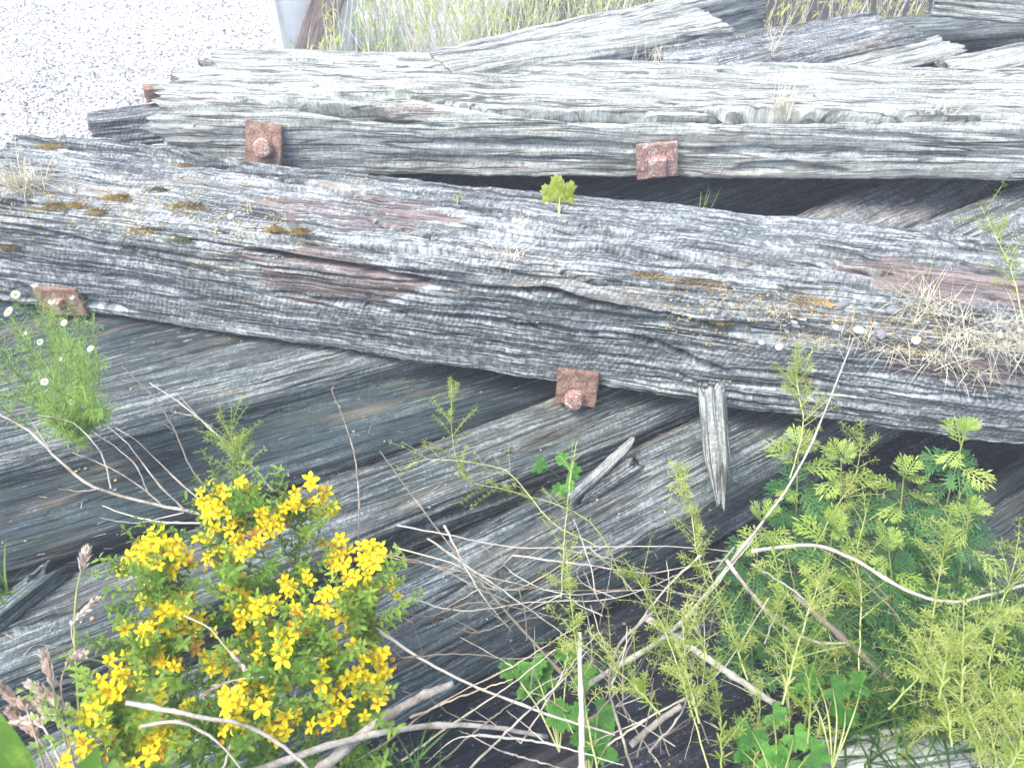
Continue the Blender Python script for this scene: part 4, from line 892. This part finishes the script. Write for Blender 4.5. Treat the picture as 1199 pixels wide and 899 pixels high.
# ------------------------------------------------------------------ feathery white-flowered plant at the left
def mayweed():
    B = P(95, 512, .46); rt = empty('mayweed', B, 'feathery bright green plant with small white flowers at the left edge', 'flowering plant')
    gs, gl = Geo(), Geo()
    heads = [(40, 333), (18, 345), (60, 352), (10, 365), (46, 400), (106, 408), (84, 470), (52, 447), (84, 348), (75, 378), (28, 390), (98, 475), (70, 420)]
    tips = heads+[(rnd.uniform(-30, 122), rnd.uniform(365, 485)) for _ in range(30)]
    for i, (u, v) in enumerate(tips):
        dep = rnd.uniform(1.3, 1.5); T = D(u, v, dep); ln = smooth_line([B+rv(.01), B.lerp(T, .55)+rv(.03)-Vector((0, 0, .01)), T], 12)
        tube(gs, [p-B for p in ln], .0011, .0007, 4)
        for p, q in zip(ln[2:], ln[3:]):
            for k in range(7):
                d0 = (rv()+(q-p).normalized()*.6+Vector((0, 0, .2))).normalized(); L = rnd.uniform(.015, .032)
                blade(gl, p.lerp(q, rnd.random())-B, d0, L, .0011, rnd.uniform(-.2, .4), 0, 2)
                for w in range(4):
                    blade(gl, p-B+d0*L*rnd.uniform(.3, .9), (d0+rv(.9)), L*.45, .0009, .1, 0, 1)
        if i < len(heads):
            g = Geo(); n = 11
            for k in range(n):
                a = k*6.283/n; leaf(g, Vector((math.cos(a), math.sin(a), 0))*.002, (math.cos(a), math.sin(a), .12 if i % 2 else -.5), (0, 0, 1), .0065, .003, 0, 2, .1, (1, .9))
            c = [g.v((math.cos(k*1.047)*.0032, math.sin(k*1.047)*.0032, .0004)) for k in range(6)]; t = g.v((0, 0, .0032))
            for k in range(6): g.t(c[k], c[(k+1) % 6], t, 1)
            o = link('flower', g.mesh('flower', False), rt, [M['white_petal'], M['yg']]); o.location = T-B; towards(o, (rnd.uniform(-.4, .4), rnd.uniform(-.8, 0), 1), rnd.uniform(.8, 1.35) if i < 5 else rnd.uniform(.55, .9))
    link('stem', gs.mesh('stem'), rt, M['bed_stem']); tag(link('leaves', gl.mesh('leaves', False), rt, plant_mat('fine_bright_leaf', (.14, .32, .05), (.32, .46, .10))), kind='stuff')
mayweed()

# ------------------------------------------------------------------ grass tufts
def tuft(label, p, n, L, w, mat, spread=.6, bend=(.2, 1.2), rad=.02, name='grass_tuft', group=None, lean=(0, 0)):
    g = Geo()
    for k in range(n):
        o = Vector((rnd.gauss(0, rad), rnd.gauss(0, rad), 0)); blade(g, o, (rnd.gauss(lean[0], spread), rnd.gauss(lean[1], spread), 1), L*rnd.uniform(.4, 1.15), w*rnd.uniform(.6, 1.2), rnd.uniform(*bend), 0, 4)
    o = link(name, g.mesh(name, False), None, M[mat]); o.location = p; return tag(o, label, 'grass', group)
tuft('straw-coloured dry grass tuft hanging over the mossy left end of the thick timber', main.hit(28, 222), 130, .13, .0022, 'dry_grass', .45, (.2, 1.4), .018, 'dry_grass_tuft')
tuft('dry pale grass tuft standing in the hollow of the bolted pair', front2.hit(912, 138), 90, .11, .0018, 'dry_grass', .32, (0, .6), .014, 'dry_grass_tuft')
tuft('small dry grass wisp in the second hollow of the bolted pair', front2.hit(1105, 132), 26, .06, .0015, 'dry_grass', .4, (0, .6), .02, 'dry_grass_tuft')
tuft('grey-white spiky tuft beside the brown patch on the thick timber', main.hit(292, 248), 26, .04, .0018, 'straw', .6, (0, .5), .006, 'dry_grass_tuft')
tuft('thin green grass spike in the gap under the bolted pair', main.hit(823, 242), 7, .06, .0022, 'bed', .15, (0, .3), .006)
tuft('wiry dry wisps along the crack in the middle of the thick timber', main.hit(602, 296), 40, .05, .0012, 'dry_grass', .8, (.2, 1), .02, 'dry_grass_tuft')
tuft('dry brush on top of the bolted pair at its middle', rear2.hit(765, 60), 34, .09, .0016, 'dry_grass', .3, (0, .5), .03, 'dry_grass_tuft')
tuft('scattered dry stems on the bright timber behind the bolted pair', P(905, 60, .84), 20, .16, .0018, 'dry_grass', .35, (0, .5), .015, 'dry_grass_tuft')
DT = [(1085, 360, 120, .10), (1120, 385, 140, .09), (1060, 350, 60, .09), (1165, 400, 130, .09), (1195, 395, 90, .09), (1090, 410, 110, .085), (1010, 385, 70, .06), (960, 395, 60, .05), (930, 385, 50, .045), (1040, 400, 70, .07), (870, 345, 40, .045), (905, 360, 50, .05), (1140, 430, 70, .07)]
DLAB = ['dry grass mat on the thick timber, tallest blades, left of the right brown patch', 'dry grass mat on the thick timber, thickest part of the row', 'yellowish upright tuft at the back of the dry grass row', 'dry grass spilling over the brown worn edge at far right', 'dry grass at the right border of the thick timber', 'dry grass hanging over the front of the thick timber', 'short dry grass among pebbles on the thick timber', 'sparse dry grass right of the loose splinter among pebbles', 'sparse dry grass at the pebbles above the loose splinter', 'dry grass between pebbles and the tall mat', 'mossy dry grass at the left start of the pebble strip', 'short dry grass behind the first pebbles', 'dry grass lowest on the front, above the white pebble']
for (u, v, n, L), lab in zip(DT, DLAB):
    tuft(lab, main.hit(u, v)-Vector((0, 0, .004)), int(n*1.0), L*1.1, .0013, 'bed' if 'yellowish' in lab else 'dry_grass', .75, (.3, 1.8), .025, 'dry_grass_tuft', 'dry grass along the thick timber', (0, -.25))
for (u, v, lab) in [(1100, 820, 'dark green grass tuft between bedstraw stems at the lower right'), (1150, 800, 'broad dark green grass tuft at the lower right, right of the other tuft'), (1195, 790, 'dark green grass tuft cut by the right border'), (1060, 800, 'dark green grass tuft beside the lower end of the half hidden stick'), (1175, 740, 'dark green grass tuft higher up against the blue-black timber'), (1020, 850, 'dark green grass tuft under the bedstraw left of the split timber end')]:
    p = D(u, v+25, 1.1); tuft(lab, p, 60, .17, .0045, 'dkgrass', .6, (.4, 1.6), .03, 'grass_tuft', 'green grass tufts')
tuft('small green grass tuft at the bottom edge right of the yellow flowers', D(480, 915, 1.0), 30, .10, .003, 'dkgrass', .4, (.1, .8), .02)
tuft('few green grass blades in the broken corner at the left edge', D(5, 700, 1.25), 9, .10, .004, 'dkgrass', .5, (.1, .8), .01)

# ------------------------------------------------------------------ seed heads at the lower left
def spike(label, pts, n, L, w, r, name='grass_spike', stemmat='bed_stem', t0=.78, group=None, cat='grass', sp=.4):
    line = smooth_line(DL(pts), 24); B = line[0].copy(); rt = empty(name, B, label, cat, group); g = Geo(); tube(g, [p-B for p in line], r, r*.6, 4); link('stem', g.mesh('stem'), rt, M[stemmat])
    g = Geo()
    for k in range(n):
        t = t0+(1-t0)*rnd.random(); i = t*(len(line)-1); a = line[int(i)]; b = line[min(len(line)-1, int(i)+1)]; p = a.lerp(b, i-int(i)); d = (b-a).normalized() if (b-a).length > 1e-6 else (line[-1]-line[-2]).normalized()
        leaf(g, p-B, d+rv(sp), rv(), L*rnd.uniform(.7, 1.2)*(1.15-.5*abs((t-t0)/(1-t0)-.5)), w, 0, 2, .1)
    tag(link('seed_head', g.mesh('seed_head', False), rt, M['seed']), kind='stuff')
spike('single grass spike with a pale head standing left of the yellow flowers', [(98, 905, .95), (90, 800, .97), (87, 740, .98), (90, 690, .99), (100, 650, 1.0)], 130, .016, .0035, .0016, t0=.86)
spike('fawn seed head curving over beside the single grass spike', [(92, 880, .93), (75, 830, .94), (72, 795, .95), (82, 775, .95), (94, 768, .95)], 110, .014, .004, .0014, t0=.62, stemmat='straw', group='fawn seed heads at the lower left')
spike('fawn seed head rising straight left of the grass spike', [(80, 880, .93), (68, 830, .94), (60, 795, .95), (52, 768, .96)], 110, .014, .004, .0014, t0=.55, stemmat='straw', group='fawn seed heads at the lower left')
spike('loose pale seed head across the spike below its top', [(88, 760, .98), (84, 735, .98), (98, 715, .98), (110, 704, .98)], 60, .012, .0035, .0009, t0=.3, stemmat='straw', group='fawn seed heads at the lower left')
spike('fawn seed head drooping to the lower left corner', [(70, 890, .9), (50, 850, .91), (30, 842, .92), (5, 850, .92)], 160, .015, .005, .0014, t0=.3, stemmat='straw', group='fawn seed heads at the lower left')
spike('fawn seed head in the corner, lying above the green blurred leaf', [(90, 870, .9), (60, 838, .92), (38, 825, .93), (20, 828, .93)], 150, .015, .005, .0014, t0=.25, stemmat='straw', group='fawn seed heads at the lower left')
for u_, v_, lab in [(12, 812, 'fawn seed head at the very left border, highest of the corner cluster'), (48, 808, 'fawn seed head in the corner cluster with its tip turned left'), (70, 820, 'fawn seed head in the corner cluster closest to the grass spike foot'), (25, 842, 'lowest fawn seed head of the corner cluster, over the green leaf')]:
    spike(lab, [(u_+40, 900, .9), (u_+22, v_+25, .91), (u_+6, v_+8, .92), (u_-10, v_-6, .92)], 150, .013, .005, .0013, t0=.35, stemmat='straw', group='fawn seed heads at the lower left')
spike('pale bent seed head hanging among the yellow flowers', [(215, 720, 1.0), (245, 735, 1.0), (262, 755, 1.0), (288, 785, .99)], 110, .012, .003, .0012, t0=.72, stemmat='straw', sp=.2)
spike('second pale seed head lying flat among the yellow flowers', [(310, 792, .98), (280, 795, .98), (262, 800, .98), (243, 810, .97)], 90, .012, .003, .0011, t0=.45, stemmat='straw', sp=.2)
spike('arched green grass stem bending from the fawn heads to the flowers', [(94, 770, .95), (110, 772, .96), (125, 778, .97), (150, 800, .98)], 4, .01, .002, .0015, 'wild_grass')
g = Geo(); leaf(g, (0, 0, 0), (-.35, .25, .9), (0, -1, .5), .085, .036, 0, 5, .25, (.6, .95, 1, .85, .5))
leaf(g, (.03, -.01, -.02), (.3, .1, .9), (0, -1, .5), .07, .030, 0, 5, .3, (.6, .95, 1, .85, .5))
o = link('broad_leaf', g.mesh('broad_leaf'), None, M['wort_leaf']); o.location = D(48, 925, .62); tag(o, 'blurred broad green leaf close to the camera in the lower left corner', 'leaf')

# ------------------------------------------------------------------ pebbles and moss on the thick timber
def pebble(u, v, s, label, group='pebbles in the dry grass strip', col=None):
    bm = bmesh.new(); bmesh.ops.create_icosphere(bm, subdivisions=2, radius=1); r = random.Random(int(u*7+v))
    sx, sy, sz = s*r.uniform(.8, 1.3), s*r.uniform(.55, .95), s*r.uniform(.3, .5); ph = r.random()*9
    for q in bm.verts: k = 1+.16*pn(q.co.x*1.2+ph, q.co.y*1.2+q.co.z, 5); q.co = Vector((q.co.x*sx*k, q.co.y*sy*k, q.co.z*sz*k))
    for f in bm.faces: f.smooth = True
    me = bpy.data.meshes.new('pebble'); bm.to_mesh(me); bm.free(); o = link('pebble', me, None, M['stone']); o.location = main.hit(u, v)+Vector((0, 0, sz*.35)); o.rotation_euler = (r.uniform(-.3, .3), r.uniform(-.3, .3), r.random()*6); tag(o, label, 'pebble', group)
for u, v, s, lab in [(846, 369, .010, 'round white pebble at the left end of the pebble strip'), (834, 370, .008, 'small white pebble left of the round one at the strip start'), (868, 371, .010, 'white pebble right of the round one at the strip start'), (892, 402, .013, 'blue-grey pebble below the loose splinter'), (911, 405, .014, 'smooth cream pebble beside the blue-grey one'), (922, 408, .009, 'small cream pebble touching the larger cream one'), (985, 358, .014, 'squarish white pebble at the back of the strip'), (980, 383, .013, 'pinkish pebble in the middle of the strip'), (1006, 386, .017, 'large blue-grey pebble in the middle of the strip'), (1033, 392, .016, 'flat grey pebble right of the large blue-grey one'), (1044, 365, .016, 'pale pebble half under the tall dry grass'), (1110, 449, .013, 'bright white pebble lying alone on the brown front patch'), (1072, 398, .012, 'grey pebble under the overhanging dry grass'), (270, 255, .011, 'white stone chip left of the grey spiky tuft'), (322, 262, .010, 'white stone chip near the upper brown patch'), (87, 225, .010, 'white stone chip right of the straw-coloured tuft')]: pebble(u, v, s, lab, 'pebbles in the dry grass strip' if u > 800 else 'stone chips among the moss')
for k in range(40): u = rnd.uniform(830, 1199); pebble(u, rnd.gauss(375+(u-830)*.05, 11), rnd.uniform(.004, .009), 'one of the small stones scattered along the dry grass strip', 'small stones along the strip')
def moss(u, v, s, label, mat='moss', group='moss cushions on the left of the thick timber', bm_=None):
    g = Geo(); r = random.Random(int(u*3+v)); src = bm_ or main
    def edge(a): return max(.25, 1+.6*pn(math.cos(a)*1.3+u, math.sin(a)*1.3+v, 3)+.5*pn(math.cos(a)*3+u, math.sin(a)*3, 4))
    for k in range(560):
        a = r.random()*6.28; q = math.sqrt(r.random())*1.12; e_ = float(edge(a)); x, y = math.cos(a)*q*s*1.7*e_, math.sin(a)*q*s*.75*e_; z = s*.14*max(0, 1-q*q)*(.7+.6*float(pn(x*120, y*120, 9)))+r.uniform(0, .0015)
        d = Vector((x*.6/s+r.uniform(-.8, .8), y*.6/s+r.uniform(-.8, .8), 1)); leaf(g, (x, y, z-.003), d, (1, 0, 0), r.uniform(.004, .0085), .0028, 0, 1, .1, (1,))
    o = link('moss_cushion', g.mesh('moss_cushion', False), None, M[mat]); o.location = src.hit(u, v)+Vector((0, 0, .001)); o.rotation_euler = (0, 0, -.2); tag(o, label, 'moss', group)
for u, v, s, lab, mt in [(187, 224, .020, 'pale grey-green moss cushion on the thick timber', 'moss_pale'), (172, 270, .026, 'mustard moss cushion low on the left of the thick timber', 'moss'), (222, 242, .026, 'rust-brown moss patch left of the grey spiky tuft', 'moss'), (48, 242, .018, 'brown moss lump nearest the straw-coloured tuft', 'moss'), (64, 241, .017, 'brown moss lump right beside the first', 'moss'), (88, 240, .018, 'brown moss lump third from the straw-coloured tuft', 'moss'), (116, 249, .015, 'small brown moss lump below the white chip', 'moss'), (140, 232, .018, 'yellowish moss beside the lumps', 'moss'), (215, 195, .016, 'orange moss strip behind the pale cushion', 'moss'), (252, 204, .018, 'orange moss strip near the tilted iron plate', 'moss'), (60, 172, .022, 'olive moss under the lifted splinter at the left end', 'moss'), (10, 288, .020, 'brown moss at the left border low on the timber', 'moss'), (212, 282, .016, 'dull moss right of the mustard cushion', 'moss_pale'), (352, 272, .014, 'yellow-green moss dot at the brown patch', 'moss'), (322, 268, .013, 'moss dot left of the yellow-green one', 'moss'), (820, 330, .030, 'mustard moss line left of the dry grass strip', 'moss'), (760, 322, .018, 'moss in the crack left of the mustard line', 'moss'), (950, 352, .022, 'dark mustard moss behind the pebbles', 'moss'), (935, 440, .018, 'brown moss clump under the loose splinter', 'moss'), (1060, 408, .020, 'brown moss clump under the overhanging grass', 'moss'), (840, 376, .016, 'moss under the first white pebbles', 'moss')]: moss(u, v, s, lab, mt, 'moss cushions on the left of the thick timber' if u < 500 else 'moss cushions in the dry grass strip')
a_, b_ = main.hit(845, 375), main.hit(935, 395)
q = lone('loose_splinter', 'thin pale splinter lying across the left of the pebble strip', 'splinter', None, a_+Vector((0, 0, .006)), b_+Vector((0, 0, .008)), .008, .005, M['wood_pale'], None, rad=(.001,)*4, du=.006, ds=.002, erode=.001, crack=.001, rag=.01)

# ------------------------------------------------------------------ litter and grit lying on the timbers
g = Geo(); r9 = random.Random(17)
for bm_, cnt in ((L0, 60), (L1, 90), (L2, 120), (L3, 120), (L4, 160), (L5, 120), (main, 170), (front2, 120), (rear2, 80)):
    pool = bm_.flat[(bm_.fac) & (bm_.px > -40) & (bm_.px < 1240) & (bm_.py > -20) & (bm_.py < 920)]
    for k in range(cnt):
        p = Vector(pool[r9.randrange(len(pool))])+Vector((0, -.001, .003)); a = r9.random()*6.28; L = r9.uniform(.006, .035)
        if r9.random() < .55: blade(g, p, (math.cos(a), math.sin(a)*.6, .12), L, r9.uniform(.0012, .003), .1, r9.choice((0, 0, 1)), 2)
        else:
            s_ = r9.uniform(.0015, .005); v = [g.v(p+Vector(w)*s_*r9.uniform(.6, 1.3)) for w in ((1, 0, 0), (-1, 0, 0), (0, 1, 0), (0, -1, 0), (0, 0, .7))]
            for f in ((0, 2, 4), (2, 1, 4), (1, 3, 4), (3, 0, 4)): g.t(*(v[w] for w in f), m=2 if r9.random() < .6 else 1)
for k in range(1500):
    if k < 800: u, v = r9.uniform(0, 360), 0; v = r9.gauss(225+u*.13, 22)
    else: u = r9.uniform(780, 1199); v = r9.gauss(368+(u-830)*.07, 17)
    p = main.hit(u, v)+Vector((0, 0, .001)); s_ = r9.uniform(.0015, .0045); vv_ = [g.v(p+Vector(w)*s_*r9.uniform(.6, 1.3)) for w in ((1, 0, 0), (-1, 0, 0), (0, 1, 0), (0, -1, 0), (0, 0, .8))]
    m_ = r9.choice((1, 2, 2, 3, 3))
    for f in ((0, 2, 4), (2, 1, 4), (1, 3, 4), (3, 0, 4)): g.t(*(vv_[w] for w in f), m=m_)
tag(link('litter', g.mesh('litter', False), None, [M['straw'], M['stone'], M['moss'], M['moss']]), kind='stuff')

# ------------------------------------------------------------------ added scattering volume standing in for lens glare
hm = bpy.data.materials.new('pale_glare_veil'); hm.use_nodes = True; nt = hm.node_tree; nt.nodes.remove(nt.nodes['Principled BSDF'])
pv = nd(nt, 'ShaderNodeVolumePrincipled'); pv.inputs['Color'].default_value = (.92, .95, 1, 1); pv.inputs['Density'].default_value = GLARE_VEIL
nt.links.new(pv.outputs[0], nt.nodes['Material Output'].inputs['Volume'])
bm = bmesh.new(); bmesh.ops.create_cube(bm, size=1)
for v in bm.verts: v.co = Vector((v.co.x*84, v.co.y*84, -1.1 if v.co.z < 0 else 2.1))
me = bpy.data.meshes.new('glare_veil'); bm.to_mesh(me); bm.free()
tag(link('glare_veil', me, None, hm), kind='stuff')
